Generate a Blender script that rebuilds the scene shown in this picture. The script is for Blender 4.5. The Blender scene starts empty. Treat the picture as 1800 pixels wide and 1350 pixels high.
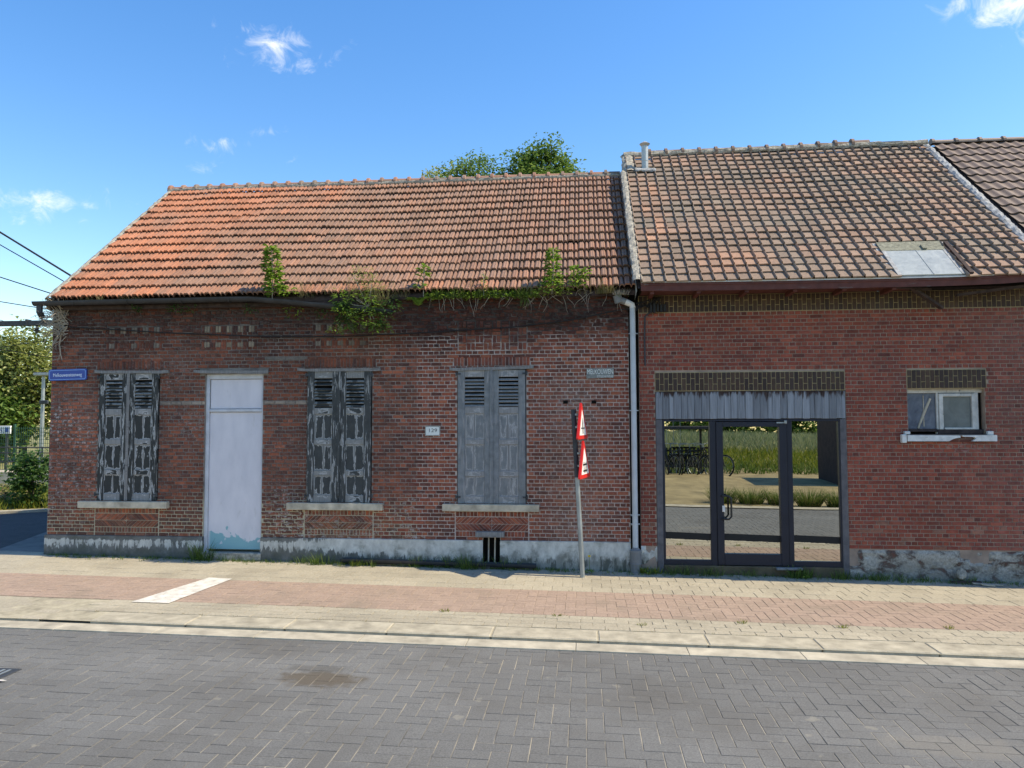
import bpy, math, random
import numpy as np
from mathutils import Vector, Matrix, noise as mnoise
random.seed(7)
R = math.radians
scene = bpy.context.scene
COL = scene.collection

# ------------------------------------------------------------------ camera
YAW = math.atan(1300 * 7.5e-5); PITCH = math.atan(67 / 1300.); ROLL = R(0.15)
CAM = Vector((0, -10, 1.97))
FW = Vector((-math.sin(YAW) * math.cos(PITCH), math.cos(YAW) * math.cos(PITCH), math.sin(PITCH)))
RT = Vector((math.cos(YAW), math.sin(YAW), 0)); UP = RT.cross(FW)
RT, UP = RT * math.cos(ROLL) - UP * math.sin(ROLL), UP * math.cos(ROLL) + RT * math.sin(ROLL)
cd = bpy.data.cameras.new('camera'); cam = bpy.data.objects.new('camera', cd); COL.objects.link(cam)
cd.sensor_width = 36; cd.lens = 26.0; cd.clip_end = 3000; cd.clip_start = .05
M = Matrix((RT, UP, -FW)).transposed().to_4x4(); M.translation = CAM; cam.matrix_world = M
scene.camera = cam

# ------------------------------------------------------------------ light
SUN_EL, SUN_BACK = 53.0, -2.8           # sun stands to the right, almost in line with the street
sdir = Vector((math.cos(R(SUN_EL)) * math.cos(R(SUN_BACK)), math.cos(R(SUN_EL)) * math.sin(R(SUN_BACK)), math.sin(R(SUN_EL))))
sl = bpy.data.lights.new('sun', 'SUN'); sl.energy = 4.0; sl.angle = R(.53); sl.color = (1, .93, .81)
so = bpy.data.objects.new('sun', sl); COL.objects.link(so); so.rotation_euler = (-sdir).to_track_quat('-Z', 'Y').to_euler()
world = bpy.data.worlds.new('World'); scene.world = world; world.use_nodes = True
scene.view_settings.view_transform = 'Standard'; scene.view_settings.look = 'None'
scene.view_settings.gamma = 1; scene.view_settings.use_curve_mapping = False
scene.view_settings.use_white_balance = True; scene.view_settings.white_balance_temperature = 7700; scene.view_settings.white_balance_tint = 9
scene.view_settings.exposure = 0.66
SKY_STRENGTH = 0.13
scene.cycles.max_bounces = 6; scene.cycles.diffuse_bounces = 3; scene.cycles.glossy_bounces = 3; scene.cycles.transparent_max_bounces = 8


# ------------------------------------------------------------------ node helper
class NT:
    def __init__(s, tree):
        s.t = tree; s.n = tree.nodes; s.l = tree.links
    def set(s, node, key, v):
        i = node.inputs[key]
        if hasattr(v, 'links') or isinstance(v, bpy.types.NodeSocket): s.l.new(v, i)
        else:
            if i.type == 'RGBA' and not isinstance(v, (int, float)) and len(v) == 3: v = (*v, 1)
            i.default_value = v
    def add(s, typ, ins=None, **props):
        nd = s.n.new(typ)
        for k, v in props.items(): setattr(nd, k, v)
        for k, v in (ins or {}).items(): s.set(nd, k, v)
        return nd
    def pos(s, sc=(1, 1, 1), off=(0, 0, 0)):
        g = s.add('ShaderNodeNewGeometry')
        return s.add('ShaderNodeMapping', {'Vector': g.outputs['Position'], 'Scale': sc, 'Location': off}).outputs[0]
    def noise(s, vec, scale=5, detail=4, rough=.55, dist=0):
        return s.add('ShaderNodeTexNoise', {'Vector': vec, 'Scale': scale, 'Detail': detail, 'Roughness': rough, 'Distortion': dist}).outputs['Fac']
    def ramp(s, fac, stops, interp='LINEAR'):
        nd = s.n.new('ShaderNodeValToRGB'); e = nd.color_ramp.elements; nd.color_ramp.interpolation = interp
        while len(e) < len(stops): e.new(.5)
        for i, (p, c) in enumerate(stops):
            e[i].position = p; e[i].color = (*c, 1) if not isinstance(c, (int, float)) else (c, c, c, 1)
        s.l.new(fac, nd.inputs[0]); return nd.outputs[0]
    def mix(s, fac, a, b, mode='MIX'):
        nd = s.add('ShaderNodeMix', data_type='RGBA', blend_type=mode, clamp_factor=True)
        s.set(nd, 0, fac); s.set(nd, 6, a); s.set(nd, 7, b); return nd.outputs[2]
    def math(s, op, a, b=0., c=None, clamp=False):
        nd = s.add('ShaderNodeMath', operation=op, use_clamp=clamp); s.set(nd, 0, a); s.set(nd, 1, b)
        if c is not None: s.set(nd, 2, c)
        return nd.outputs[0]
    def step(s, v, lo, hi):
        nd = s.add('ShaderNodeMapRange', {'Value': v, 'From Min': lo, 'From Max': hi}, interpolation_type='SMOOTHSTEP'); return nd.outputs[0]
    def xyz(s):
        g = s.add('ShaderNodeNewGeometry'); return s.add('ShaderNodeSeparateXYZ', {0: g.outputs['Position']}).outputs
    def tint(s):
        a = s.add('ShaderNodeAttribute', attribute_name='Col'); o = s.add('ShaderNodeObjectInfo')
        return s.mix(1., a.outputs['Color'], o.outputs['Color'], 'MULTIPLY'), s.math('MULTIPLY', a.outputs['Alpha'], o.outputs['Alpha'])


MATS = {}
def mat(name, fn=None, color=(.5, .5, .5), rough=.8, metal=0., spec=.4, bump=0., bscale=60, vary=.25, vscale=6):
    if name in MATS: return MATS[name]
    m = bpy.data.materials.new(name); m.use_nodes = True; MATS[name] = m
    nt = NT(m.node_tree); b = m.node_tree.nodes['Principled BSDF']
    b.inputs['Roughness'].default_value = rough; b.inputs['Metallic'].default_value = metal
    b.inputs['Specular IOR Level'].default_value = spec
    if fn: c = fn(nt, b)
    else:
        n = nt.noise(nt.pos(), vscale, 5, .6)
        lo = tuple(x * (1 - vary) for x in color); hi = tuple(min(1, x * (1 + vary)) for x in color)
        c = nt.ramp(n, [(.3, lo), (.7, hi)])
    if c is not None: nt.set(b, 'Base Color', c)
    if bump:
        h = nt.noise(nt.pos(), bscale, 4, .6)
        bn = nt.add('ShaderNodeBump', {'Height': h, 'Strength': bump, 'Distance': .01}); nt.l.new(bn.outputs[0], b.inputs['Normal'])
    return m


def f_tinted(dirt=(.05, .045, .04), dscale=1.4, dlo=.5, dhi=.8, damt=.5, grain=22, gamt=.35, moss=0., spots=None):
    """per-piece colour x grain, with blotches of grime and (alpha) pale bloom"""
    def fn(nt, b):
        c, a = nt.tint()
        g = nt.noise(nt.pos(), grain, 5, .65)
        c = nt.mix(1., c, nt.ramp(g, [(.25, 1 - gamt), (.75, 1 + gamt * .6)]), 'MULTIPLY')
        d = nt.step(nt.noise(nt.pos(), dscale, 6, .62), dlo, dhi)
        c = nt.mix(nt.math('MULTIPLY', d, damt), c, dirt)
        if spots:
            sp = nt.step(nt.noise(nt.pos(), spots[1], 3, .5), spots[2], spots[2] + .05)
            c = nt.mix(nt.math('MULTIPLY', sp, spots[3]), c, spots[0])
        e = nt.step(nt.noise(nt.pos((1, 1, 1.6)), 16, 6, .7), .5, .62)
        e = nt.math('MULTIPLY', e, nt.math('SUBTRACT', 1., a, clamp=True))
        c = nt.mix(e, c, (.42, .39, .36))
        return c
    return fn


def f_peel(paint, wood, thr, sc=(9, 9, 3.2), soft=.02, rim=None):
    def fn(nt, b):
        n = nt.noise(nt.pos(sc), 1.6, 6, .62, .6)
        grain = nt.noise(nt.pos((60, 60, 3)), 1.0, 4, .6)
        w = nt.mix(nt.ramp(grain, [(.3, 0.), (.7, 1.)]), tuple(x * .55 for x in wood), wood)
        p = nt.mix(nt.ramp(nt.noise(nt.pos(), 12, 3), [(.3, 0.), (.7, 1.)]), tuple(x * .8 for x in paint), tuple(x * 1.25 for x in paint))
        m = nt.step(n, thr, thr + soft)
        c = nt.mix(m, p, w)
        if rim:
            r1 = nt.math('MULTIPLY', nt.step(n, thr - .03, thr), nt.math('SUBTRACT', 1., nt.step(n, thr + .03, thr + .06)))
            c = nt.mix(nt.math('MULTIPLY', r1, .8), c, rim)
        return c
    return fn


def f_flake(paint, wood, thr, sc=(16, 16, 5), rim=None, soft=.06):
    """old paint that survives in the middle of each piece and has flaked off round its edges"""
    def fn(nt, b):
        g = nt.add('ShaderNodeTexCoord').outputs['Generated']; sp = nt.add('ShaderNodeSeparateXYZ', {0: g}).outputs
        rnd = nt.add('ShaderNodeObjectInfo').outputs['Random']
        ex = nt.math('MINIMUM', sp[0], nt.math('SUBTRACT', 1., sp[0])); ez = nt.math('MULTIPLY', nt.math('MINIMUM', sp[2], nt.math('SUBTRACT', 1., sp[2])), 2.2)
        e = nt.math('MINIMUM', nt.math('MINIMUM', ex, ez), .25)
        n = nt.noise(nt.pos(sc), 1.0, 5, .6, .5)
        v = nt.math('ADD', nt.math('MULTIPLY', e, 3.2), nt.math('ADD', nt.math('MULTIPLY', nt.math('SUBTRACT', n, .5), 2.6), nt.math('MULTIPLY', nt.math('SUBTRACT', rnd, .5), .55)))
        grain = nt.noise(nt.pos((70, 70, 3)), 1.0, 4, .6)
        w = nt.mix(nt.ramp(grain, [(.3, 0.), (.7, 1.)]), tuple(x * .6 for x in wood), wood)
        p = nt.mix(nt.ramp(nt.noise(nt.pos(), 12, 3), [(.3, 0.), (.7, 1.)]), tuple(x * .85 for x in paint), tuple(x * 1.2 for x in paint))
        c = nt.mix(nt.step(v, thr, thr + soft), w, p)
        if rim:
            r1 = nt.math('MULTIPLY', nt.step(v, thr - .22, thr - .05), nt.math('SUBTRACT', 1., nt.step(v, thr, thr + .08)))
            c = nt.mix(nt.math('MULTIPLY', r1, .75), c, rim)
        return c
    return fn


def f_leaf(c1, c2, c3):
    def fn(nt, b):
        g = nt.add('ShaderNodeNewGeometry')
        c = nt.ramp(g.outputs['Random Per Island'], [(0., c1), (.55, c2), (1., c3)])
        out = nt.t.nodes['Material Output']
        tr = nt.add('ShaderNodeBsdfTranslucent', {'Color': c})
        nt.set(b, 'Base Color', c)
        mx = nt.add('ShaderNodeMixShader', {0: .45, 1: b.outputs[0], 2: tr.outputs[0]})
        nt.l.new(mx.outputs[0], out.inputs[0])
        return None
    return fn


# ------------------------------------------------------------------ mesh helper
class MB:
    def __init__(s): s.v = []; s.f = []; s.c = []; s.cur = (1, 1, 1, 1)
    def add(s, vs, fs, T=None):
        o = len(s.v)
        s.v += [tuple(T @ Vector(p)) for p in vs] if T is not None else [tuple(p) for p in vs]
        s.f += [tuple(i + o for i in f) for f in fs]; s.c += [s.cur] * len(fs); return s
    def box(s, x0, x1, y0, y1, z0, z1, T=None, skip=()):
        vs = [(x0, y0, z0), (x1, y0, z0), (x1, y1, z0), (x0, y1, z0), (x0, y0, z1), (x1, y0, z1), (x1, y1, z1), (x0, y1, z1)]
        fs = {'b': (3, 2, 1, 0), 't': (4, 5, 6, 7), 'f': (0, 1, 5, 4), 'r': (1, 2, 6, 5), 'k': (2, 3, 7, 6), 'l': (3, 0, 4, 7)}
        return s.add(vs, [f for k, f in fs.items() if k not in skip], T)
    def bevbox(s, x0, x1, y0, y1, z0, z1, b=.004, T=None):
        """box with chamfered edges"""
        vs = []
        for (xa, ya, za, i) in [(0, 0, 0, 0)]: pass
        X = (x0, x1); Y = (y0, y1); Z = (z0, z1); idx = {}
        for i in (0, 1):
            for j in (0, 1):
                for k in (0, 1):
                    sx, sy, sz = (b if i == 0 else -b), (b if j == 0 else -b), (b if k == 0 else -b)
                    for ax, d in (('x', (0, sy, sz)), ('y', (sx, 0, sz)), ('z', (sx, sy, 0))):
                        idx[(i, j, k, ax)] = len(vs); vs.append((X[i] + d[0], Y[j] + d[1], Z[k] + d[2]))
        I = lambda *a: idx[a]
        fs = []
        for i in (0, 1):
            q = [I(i, 0, 0, 'x'), I(i, 1, 0, 'x'), I(i, 1, 1, 'x'), I(i, 0, 1, 'x')]; fs.append(q if i else q[::-1])
            q = [I(0, i, 0, 'y'), I(1, i, 0, 'y'), I(1, i, 1, 'y'), I(0, i, 1, 'y')]; fs.append(q[::-1] if i else q)
            q = [I(0, 0, i, 'z'), I(1, 0, i, 'z'), I(1, 1, i, 'z'), I(0, 1, i, 'z')]; fs.append(q if i else q[::-1])
        for i in (0, 1):
            for j in (0, 1):
                fs.append([I(i, j, 0, 'x'), I(i, j, 1, 'x'), I(i, j, 1, 'y'), I(i, j, 0, 'y')])
                fs.append([I(i, 0, j, 'x'), I(i, 1, j, 'x'), I(i, 1, j, 'z'), I(i, 0, j, 'z')])
                fs.append([I(0, i, j, 'y'), I(1, i, j, 'y'), I(1, i, j, 'z'), I(0, i, j, 'z')])
                for k in (0, 1): fs.append([I(i, j, k, 'x'), I(i, j, k, 'y'), I(i, j, k, 'z')])
        return s.add(vs, fs, T)
    def tube(s, pts, r, n=8, caps=True):
        pts = [Vector(p) for p in pts]; rs = r if isinstance(r, (list, tuple)) else [r] * len(pts)
        o = len(s.v); prev = None
        for i, p in enumerate(pts):
            d = (pts[min(i + 1, len(pts) - 1)] - pts[max(i - 1, 0)]).normalized()
            if prev is None:
                u = d.orthogonal().normalized()
            else:
                u = (prev - d * prev.dot(d)); u = u.normalized() if u.length > 1e-6 else d.orthogonal().normalized()
            prev = u; w = d.cross(u)
            for k in range(n):
                a = 2 * math.pi * k / n; s.v.append(tuple(p + (u * math.cos(a) + w * math.sin(a)) * rs[i]))
        for i in range(len(pts) - 1):
            for k in range(n):
                a = o + i * n + k; b2 = o + i * n + (k + 1) % n
                s.f.append((a, b2, b2 + n, a + n)); s.c.append(s.cur)
        if caps:
            s.f.append(tuple(o + k for k in range(n))[::-1]); s.c.append(s.cur)
            e = o + (len(pts) - 1) * n; s.f.append(tuple(e + k for k in range(n))); s.c.append(s.cur)
        return s
    def lathe(s, prof, n=14, T=None):
        vs = []; fs = []
        for r, z in prof:
            for k in range(n):
                a = 2 * math.pi * k / n; vs.append((r * math.cos(a), r * math.sin(a), z))
        for i in range(len(prof) - 1):
            for k in range(n):
                a = i * n + k; b2 = i * n + (k + 1) % n; fs.append((a, b2, b2 + n, a + n))
        fs.append(tuple(range(n))[::-1]); fs.append(tuple((len(prof) - 1) * n + k for k in range(n)))
        return s.add(vs, fs, T)
    def prism(s, poly, y0, y1, T=None):
        """poly in (x,z), from y0 to y1 (y0 nearer the street)"""
        n = len(poly); vs = [(x, y0, z) for x, z in poly] + [(x, y1, z) for x, z in poly]
        fs = [tuple(range(n)), tuple(range(n, 2 * n))[::-1]] + [(i, i + n, (i + 1) % n + n, (i + 1) % n) for i in range(n)]
        return s.add(vs, fs, T)
    def leaf(s, p, d, L, W, up=Vector((0, 0, 1)), fold=.25):
        d = d.normalized(); sd = d.cross(up)
        if sd.length < 1e-3: sd = Vector((1, 0, 0))
        sd.normalize(); nn = sd.cross(d).normalized()
        a = p; m = p + d * L * .45; t = p + d * L
        s.add([a, m + sd * W * .5 + nn * fold * W, t, m - sd * W * .5 + nn * fold * W], [(0, 1, 2), (0, 2, 3)])
    def blade(s, p, d, L, W, droop=.5):
        d = d.normalized(); sd = Vector((d.y, -d.x, 0));
        sd = sd.normalized() if sd.length > 1e-3 else Vector((1, 0, 0))
        a = random.uniform(0, math.pi); sd = Vector((math.cos(a), math.sin(a), 0))
        m = p + d * L * .55; t = p + d * L + Vector((d.x, d.y, -.3)) * droop * L * .5
        s.add([p - sd * W * .5, p + sd * W * .5, m + sd * W * .4, m - sd * W * .4, t], [(0, 1, 2, 3), (3, 2, 4)])
    def mesh(s, name, m=None, smooth=False):
        me = bpy.data.meshes.new(name); me.from_pydata(s.v, [], s.f); me.update()
        at = me.color_attributes.new('Col', 'FLOAT_COLOR', 'CORNER')
        if len(s.f):
            tot = np.array([len(f) for f in s.f]); arr = np.repeat(np.array(s.c, dtype=np.float32), tot, axis=0)
            at.data.foreach_set('color', arr.ravel())
        if m: me.materials.append(mat(m) if isinstance(m, str) else m)
        if smooth: me.polygons.foreach_set('use_smooth', [True] * len(me.polygons))
        return me
    def build(s, name, m, parent=None, smooth=False, loc=None, **tags):
        o = bpy.data.objects.new(name, s.mesh(name, m, smooth)); COL.objects.link(o)
        if parent: o.parent = parent
        if loc is not None: o.location = loc
        for k, v in tags.items(): o[{'cat': 'category'}.get(k, k)] = v
        return o


def thing(name, label, cat, loc=(0, 0, 0), group=None):
    o = bpy.data.objects.new(name, None); COL.objects.link(o); o.location = loc; o.empty_display_size = .2
    o['label'] = label; o['category'] = cat
    if group: o['group'] = group
    return o
def struct(mb, name, m, parent=None, **k): return mb.build(name, m, parent, **({'kind': 'structure', **k} if parent is None else k))


def proj_area(pts):
    q = []
    for p in pts:
        v = Vector(p) - CAM; z = v.dot(FW)
        if z < .3: return 0.
        q.append((900 + 1300 * v.dot(RT) / z, 675 - 1300 * v.dot(UP) / z))
    cx = sum(a for a, _ in q) / len(q); cy = sum(b for _, b in q) / len(q)
    if not (5 < cx < 1795 and 5 < cy < 1345): return 0.
    return abs(sum(q[i][0] * q[(i + 1) % len(q)][1] - q[(i + 1) % len(q)][0] * q[i][1] for i in range(len(q)))) / 2


def pieces(items, name, m, parent, limit=300, rest='kind_stuff'):
    """items: (area, key, meshbuilder fn(mb), matrix, colour rgba). the largest become objects, the rest one mesh"""
    order = sorted(range(len(items)), key=lambda i: -items[i][0]); cache = {}
    single = [i for i in order[:limit] if items[i][0] > 0]; sset = set(single)
    for i in single:
        ar, key, fn, T, col = items[i]
        if key not in cache:
            mb = MB(); fn(mb, None); cache[key] = mb.mesh(name, m)
        o = bpy.data.objects.new(name, cache[key]); COL.objects.link(o); o.parent = parent; o.matrix_local = T; o.color = col
    mb = MB(); k = 0
    for i in range(len(items)):
        if i in sset: continue
        ar, key, fn, T, col = items[i]; mb.cur = col; fn(mb, T); k += 1
    if k:
        o = mb.build(name, m, parent); o['kind'] = 'stuff'
    return len(single), k


def vn(x, y, z=0.): return mnoise.noise(Vector((x, y, z)))
def sm(a, b, x):
    t = max(0, min(1, (x - a) / (b - a))); return t * t * (3 - 2 * t)
def gz(x): return -.013 * x                       # the street falls to the right
def T3(x=0, y=0, z=0): return Matrix.Translation((x, y, z))

# ------------------------------------------------------------------ sky
def build_world():
    nt = NT(world.node_tree); nt.n.clear()
    out = nt.add('ShaderNodeOutputWorld')
    sky = nt.add('ShaderNodeTexSky', sky_type='NISHITA', sun_disc=False)
    sky.sun_elevation = R(SUN_EL); sky.sun_rotation = R(90 - SUN_BACK)
    sky.air_density = 1.15; sky.dust_density = .35; sky.ozone_density = 3.2
    co = nt.add('ShaderNodeTexCoord').outputs['Generated']
    nrm = nt.add('ShaderNodeVectorMath', {0: co}, operation='NORMALIZE').outputs[0]
    n1 = nt.noise(nrm, 30, 7, .66, .8)
    tot = None
    def cdir(px, py): return (FW + RT * ((px - 900) / 1300) - UP * ((py - 675) / 1300)).normalized()
    # (direction as seen over the houses, half-width, half-height, strength)
    for px, py, w, h, a in [(485, 78, 85, 40, .8), (530, 98, 66, 36, .62), (55, 354, 130, 34, .78), (395, 252, 80, 30, .46), (470, 232, 80, 22, .46),
                            (1795, 8, 130, 55, .8), (365, 296, 55, 24, .34), (505, 282, 36, 15, .34), (620, 72, 60, 24, .22), (-500, 150, 240, 70, .6)]:
        c = cdir(px, py); rt = RT - c * RT.dot(c); rt.normalize(); up = c.cross(rt) * -1
        eu = Matrix((rt, c, up)).transposed().to_euler()
        mp = nt.add('ShaderNodeMapping', {'Vector': nrm, 'Location': tuple(c), 'Rotation': tuple(eu), 'Scale': (w / 1300., .5, h / 1300.)}, vector_type='TEXTURE')
        d = nt.add('ShaderNodeVectorMath', {0: mp.outputs[0]}, operation='LENGTH').outputs['Value']
        k = nt.math('SUBTRACT', a, d)
        tot = k if tot is None else nt.math('MAXIMUM', tot, k)
    tot = nt.step(nt.math('ADD', tot, nt.math('MULTIPLY', nt.math('SUBTRACT', n1, .5), 3.6)), .0, 1.9)
    hsv = nt.add('ShaderNodeHueSaturation', {'Hue': .508, 'Saturation': 1.33, 'Value': 1.38, 'Color': sky.outputs[0]})
    col = nt.mix(tot, hsv.outputs[0], (6.4, 6.9, 7.6))
    bg = nt.add('ShaderNodeBackground', {'Color': col, 'Strength': SKY_STRENGTH})
    nt.l.new(bg.outputs[0], out.inputs[0])
build_world()

# ------------------------------------------------------------------ materials
mat('brick_red', f_tinted(damt=.45), rough=.85, bump=.35, bscale=90)
mat('brick_sooty', f_tinted(dirt=(.03, .026, .024), dlo=.42, dhi=.75, damt=.55), rough=.9, bump=.5, bscale=90)
_road = f_tinted(dirt=(.085, .08, .07), dscale=.9, dlo=.42, dhi=.72, damt=.55, grain=95, gamt=.5, spots=((.3, .28, .22), 7, .68, .35))
def f_road(nt, b):
    c = _road(nt, b); x = nt.xyz()
    def blob(cx, cy, rx, ry, col, amt, c):            # oil stains, ragged by noise
        u = nt.math('DIVIDE', nt.math('SUBTRACT', x[0], cx), rx); v = nt.math('DIVIDE', nt.math('SUBTRACT', x[1], cy), ry)
        d = nt.math('SQRT', nt.math('ADD', nt.math('MULTIPLY', u, u), nt.math('MULTIPLY', v, v)))
        d = nt.math('ADD', d, nt.math('MULTIPLY', nt.math('SUBTRACT', nt.noise(nt.pos(), 9, 5, .65), .5), 1.5))
        return nt.mix(nt.math('MULTIPLY', nt.math('SUBTRACT', 1., nt.step(d, .55, 1.15)), amt), c, col)
    c = blob(-2.05, -4.33, .36, .19, (.085, .066, .042), .75, c)
    c = blob(-2.15, -4.12, .3, .1, (.07, .065, .055), .5, c)
    c = blob(.4, -4.5, .5, .22, (.09, .085, .075), .3, c)
    return blob(2.3, -5.0, .5, .2, (.22, .2, .16), .3, c)
mat('paver_grey', f_road, rough=.85, bump=.5, bscale=200)
mat('paver_beige', f_tinted(dirt=(.17, .15, .11), dscale=1.1, dlo=.45, dhi=.8, damt=.6, grain=40, gamt=.3), rough=.9, bump=.4, bscale=120)
mat('tile_orange', f_tinted(dirt=(.2, .14, .11), dscale=1.4, dlo=.42, dhi=.72, damt=.45, grain=34, gamt=.28, spots=((.3, .29, .24), 26, .66, .5)), rough=.85, bump=.25)
mat('tile_brown', f_tinted(dirt=(.13, .12, .1), dscale=1.3, dlo=.5, dhi=.8, damt=.35, grain=30, gamt=.3, spots=((.36, .33, .27), 34, .66, .35)), rough=.85, bump=.25)
mat('tile_dark', f_tinted(dirt=(.06, .05, .045), damt=.3, grain=25, gamt=.25), rough=.65)

def f_mortar_left(nt, b):
    x = nt.xyz()
    side = nt.math('ADD', nt.step(x[0], -2.32, -2.22), nt.math('MULTIPLY', nt.step(nt.math('ADD', x[0], nt.math('MULTIPLY', nt.noise(nt.pos(), 1.5, 4), 1.5)), -3.0, -1.7), .35), clamp=True)
    n = nt.noise(nt.pos(), 14, 5, .6)
    a = nt.ramp(n, [(.3, (.09, .075, .062)), (.7, (.24, .195, .165))])
    pale = nt.step(nt.noise(nt.pos((1.2, 1, 1)), 1.3, 4, .6), .42, .62)
    a = nt.mix(nt.math('MULTIPLY', pale, .75), a, (.27, .235, .2))
    low = nt.math('SUBTRACT', 1., nt.step(nt.math('ADD', x[2], nt.math('MULTIPLY', nt.noise(nt.pos(), 2.5, 4), .8)), 1.05, 1.5))
    a = nt.mix(nt.math('MULTIPLY', low, .95), a, (.46, .4, .28))
    c = nt.ramp(n, [(.3, (.36, .285, .24)), (.7, (.58, .48, .42))])
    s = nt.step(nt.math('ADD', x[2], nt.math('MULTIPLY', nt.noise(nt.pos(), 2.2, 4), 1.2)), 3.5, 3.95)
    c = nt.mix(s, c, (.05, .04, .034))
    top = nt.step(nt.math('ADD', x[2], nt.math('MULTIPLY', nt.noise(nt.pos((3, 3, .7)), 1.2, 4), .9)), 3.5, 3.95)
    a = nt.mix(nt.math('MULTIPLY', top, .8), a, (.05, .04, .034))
    return nt.mix(side, a, c)
mat('mortar_old', f_mortar_left, rough=.95, bump=.6, bscale=70)
mat('mortar_grey', color=(.3, .225, .175), rough=.95, bump=.5, bscale=80, vary=.3, vscale=5)
mat('mortar_ochre', color=(.36, .28, .15), rough=.95, bump=.4, vary=.25, vscale=9)

def f_plinth_left(nt, b):
    x = nt.xyz()
    base = nt.ramp(nt.noise(nt.pos(), 9, 6, .65), [(.3, (.09, .09, .08)), (.7, (.2, .195, .175))])
    streak = nt.noise(nt.pos((19, 19, 5)), 1.0, 6, .66, .5)
    amt = nt.math('SUBTRACT', nt.math('MULTIPLY', nt.step(x[0], -4.8, -1.8), 1.6), .15)
    hgt = nt.step(x[2], .05, .42)
    v = nt.math('ADD', streak, nt.math('ADD', nt.math('MULTIPLY', amt, .17), nt.math('MULTIPLY', nt.math('SUBTRACT', nt.math('SUBTRACT', nt.step(x[2], .1, .3), nt.math('MULTIPLY', nt.step(x[2], .3, .37), nt.math('SUBTRACT', .8, amt))), .62), .34)))
    m = nt.step(v, .49, .58)
    white = nt.ramp(nt.noise(nt.pos((1, 1, .5)), 13, 6, .7), [(.3, (.38, .365, .32)), (.7, (.64, .62, .555))])
    c = nt.mix(m, base, white)
    g = nt.math('MULTIPLY', nt.step(nt.noise(nt.pos((2, 2, 4)), 1.7, 5, .6), .5, .72), .5)
    c = nt.mix(g, c, (.09, .095, .06))
    sp = nt.step(nt.math('SUBTRACT', nt.noise(nt.pos((5, 5, 3)), 1.6, 6, .65), nt.math('MULTIPLY', x[2], 1.6)), .12, .34)
    return nt.mix(nt.math('MULTIPLY', sp, .6), c, (.085, .088, .065))
mat('plinth_render', f_plinth_left, rough=.9, bump=.5, bscale=30)
def f_plinth_right(nt, b):
    n = nt.noise(nt.pos((1, 1, 1.6)), 4.5, 7, .68, .5)
    c = nt.ramp(n, [(.34, (.15, .06, .045)), (.42, (.1, .07, .055)), (.46, (.22, .2, .17)), (.52, (.34, .32, .27)), (.62, (.4, .38, .33)), (.7, (.19, .18, .16))])
    x = nt.xyz(); fine = nt.noise(nt.pos(), 38, 5, .7); c = nt.mix(1., c, nt.ramp(fine, [(.3, .55), (.7, 1.2)]), 'MULTIPLY')
    d = nt.step(nt.math('SUBTRACT', nt.noise(nt.pos((1.5, 1, 2)), 2.0, 5, .6), nt.math('MULTIPLY', x[2], 1.2)), .2, .5)
    return nt.mix(nt.math('MULTIPLY', d, .35), c, (.12, .115, .095))
mat('plinth_flaking', f_plinth_right, rough=.92, bump=1.0, bscale=22)
mat('stone_sill', color=(.46, .4, .3), rough=.8, bump=.3, vary=.35, vscale=7)
mat('weathered_wood', f_peel((.16, .15, .14), (.27, .26, .245), .42, (4, 30, 30)), rough=.9, bump=.4)
mat('shutter_charcoal', f_peel((.034, .036, .033), (.3, .295, .28), .56, (18, 18, 2.4), .05, rim=(.45, .45, .43)), rough=.8, bump=.3)
mat('shutter_dark', f_peel((.046, .05, .048), (.27, .27, .255), .57, (20, 20, 2.4), .05, rim=(.38, .38, .37)), rough=.8, bump=.3)
mat('shutter_blue', f_peel((.17, .18, .182), (.32, .315, .305), .52, (16, 16, 2.4), .12), rough=.85, bump=.3)
for nm_, pc, wc, rc, th in (('charcoal', (.034, .036, .033), (.3, .295, .28), (.47, .46, .44), .38), ('dark', (.046, .05, .048), (.26, .26, .245), (.4, .4, .385), .3), ('blue', (.17, .18, .182), (.3, .295, .285), (.38, .375, .365), .35)):
    sf = .14 if nm_ != 'blue' else .4
    mat('flake_board_' + nm_, f_flake(pc, wc, th, rim=rc, soft=sf), rough=.85, bump=.3)
    mat('flake_rail_' + nm_, f_flake(pc, wc, th + .55, (5, 5, 16), rim=rc, soft=sf), rough=.85, bump=.3)
    mat('flake_slat_' + nm_, f_flake(pc, wc, th + .25, (7, 7, 16), soft=sf), rough=.85)
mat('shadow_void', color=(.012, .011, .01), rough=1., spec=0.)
def f_door(nt, b):
    x = nt.xyz()
    c = nt.ramp(nt.noise(nt.pos((2, 2, .8)), 3, 5), [(.3, (.56, .54, .57)), (.7, (.66, .63, .65))])
    n = nt.noise(nt.pos((1, 1, 1)), 5.5, 4, .55, .3)
    m = nt.step(nt.math('SUBTRACT', n, nt.math('MULTIPLY', nt.math('SUBTRACT', x[2], .22), .95)), .33, .36)
    m = nt.math('MULTIPLY', m, nt.step(x[0], -5.29, -5.24))
    c = nt.mix(m, c, (.2, .4, .43))
    d = nt.math('MULTIPLY', nt.step(nt.noise(nt.pos((6, 6, 2)), 2, 5), .6, .75), .35)
    return nt.mix(d, c, (.4, .38, .35))
mat('door_white', f_door, rough=.6)
mat('frame_white', color=(.5, .51, .53), rough=.6, vary=.2)
mat('gutter_grey', color=(.03, .033, .037), rough=.55, vary=.4)
mat('pvc_grey', color=(.42, .46, .48), rough=.5, vary=.12)
mat('pvc_dark', color=(.17, .175, .175), rough=.6, vary=.2)
mat('cement', color=(.31, .29, .24), rough=.95, bump=1., bscale=45, vary=.5, vscale=22)
mat('lead', color=(.29, .3, .3), rough=.8, bump=.8, bscale=26, vary=.45, vscale=12)
mat('galvanised', color=(.3, .33, .33), rough=.45, metal=.5, vary=.2)
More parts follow.
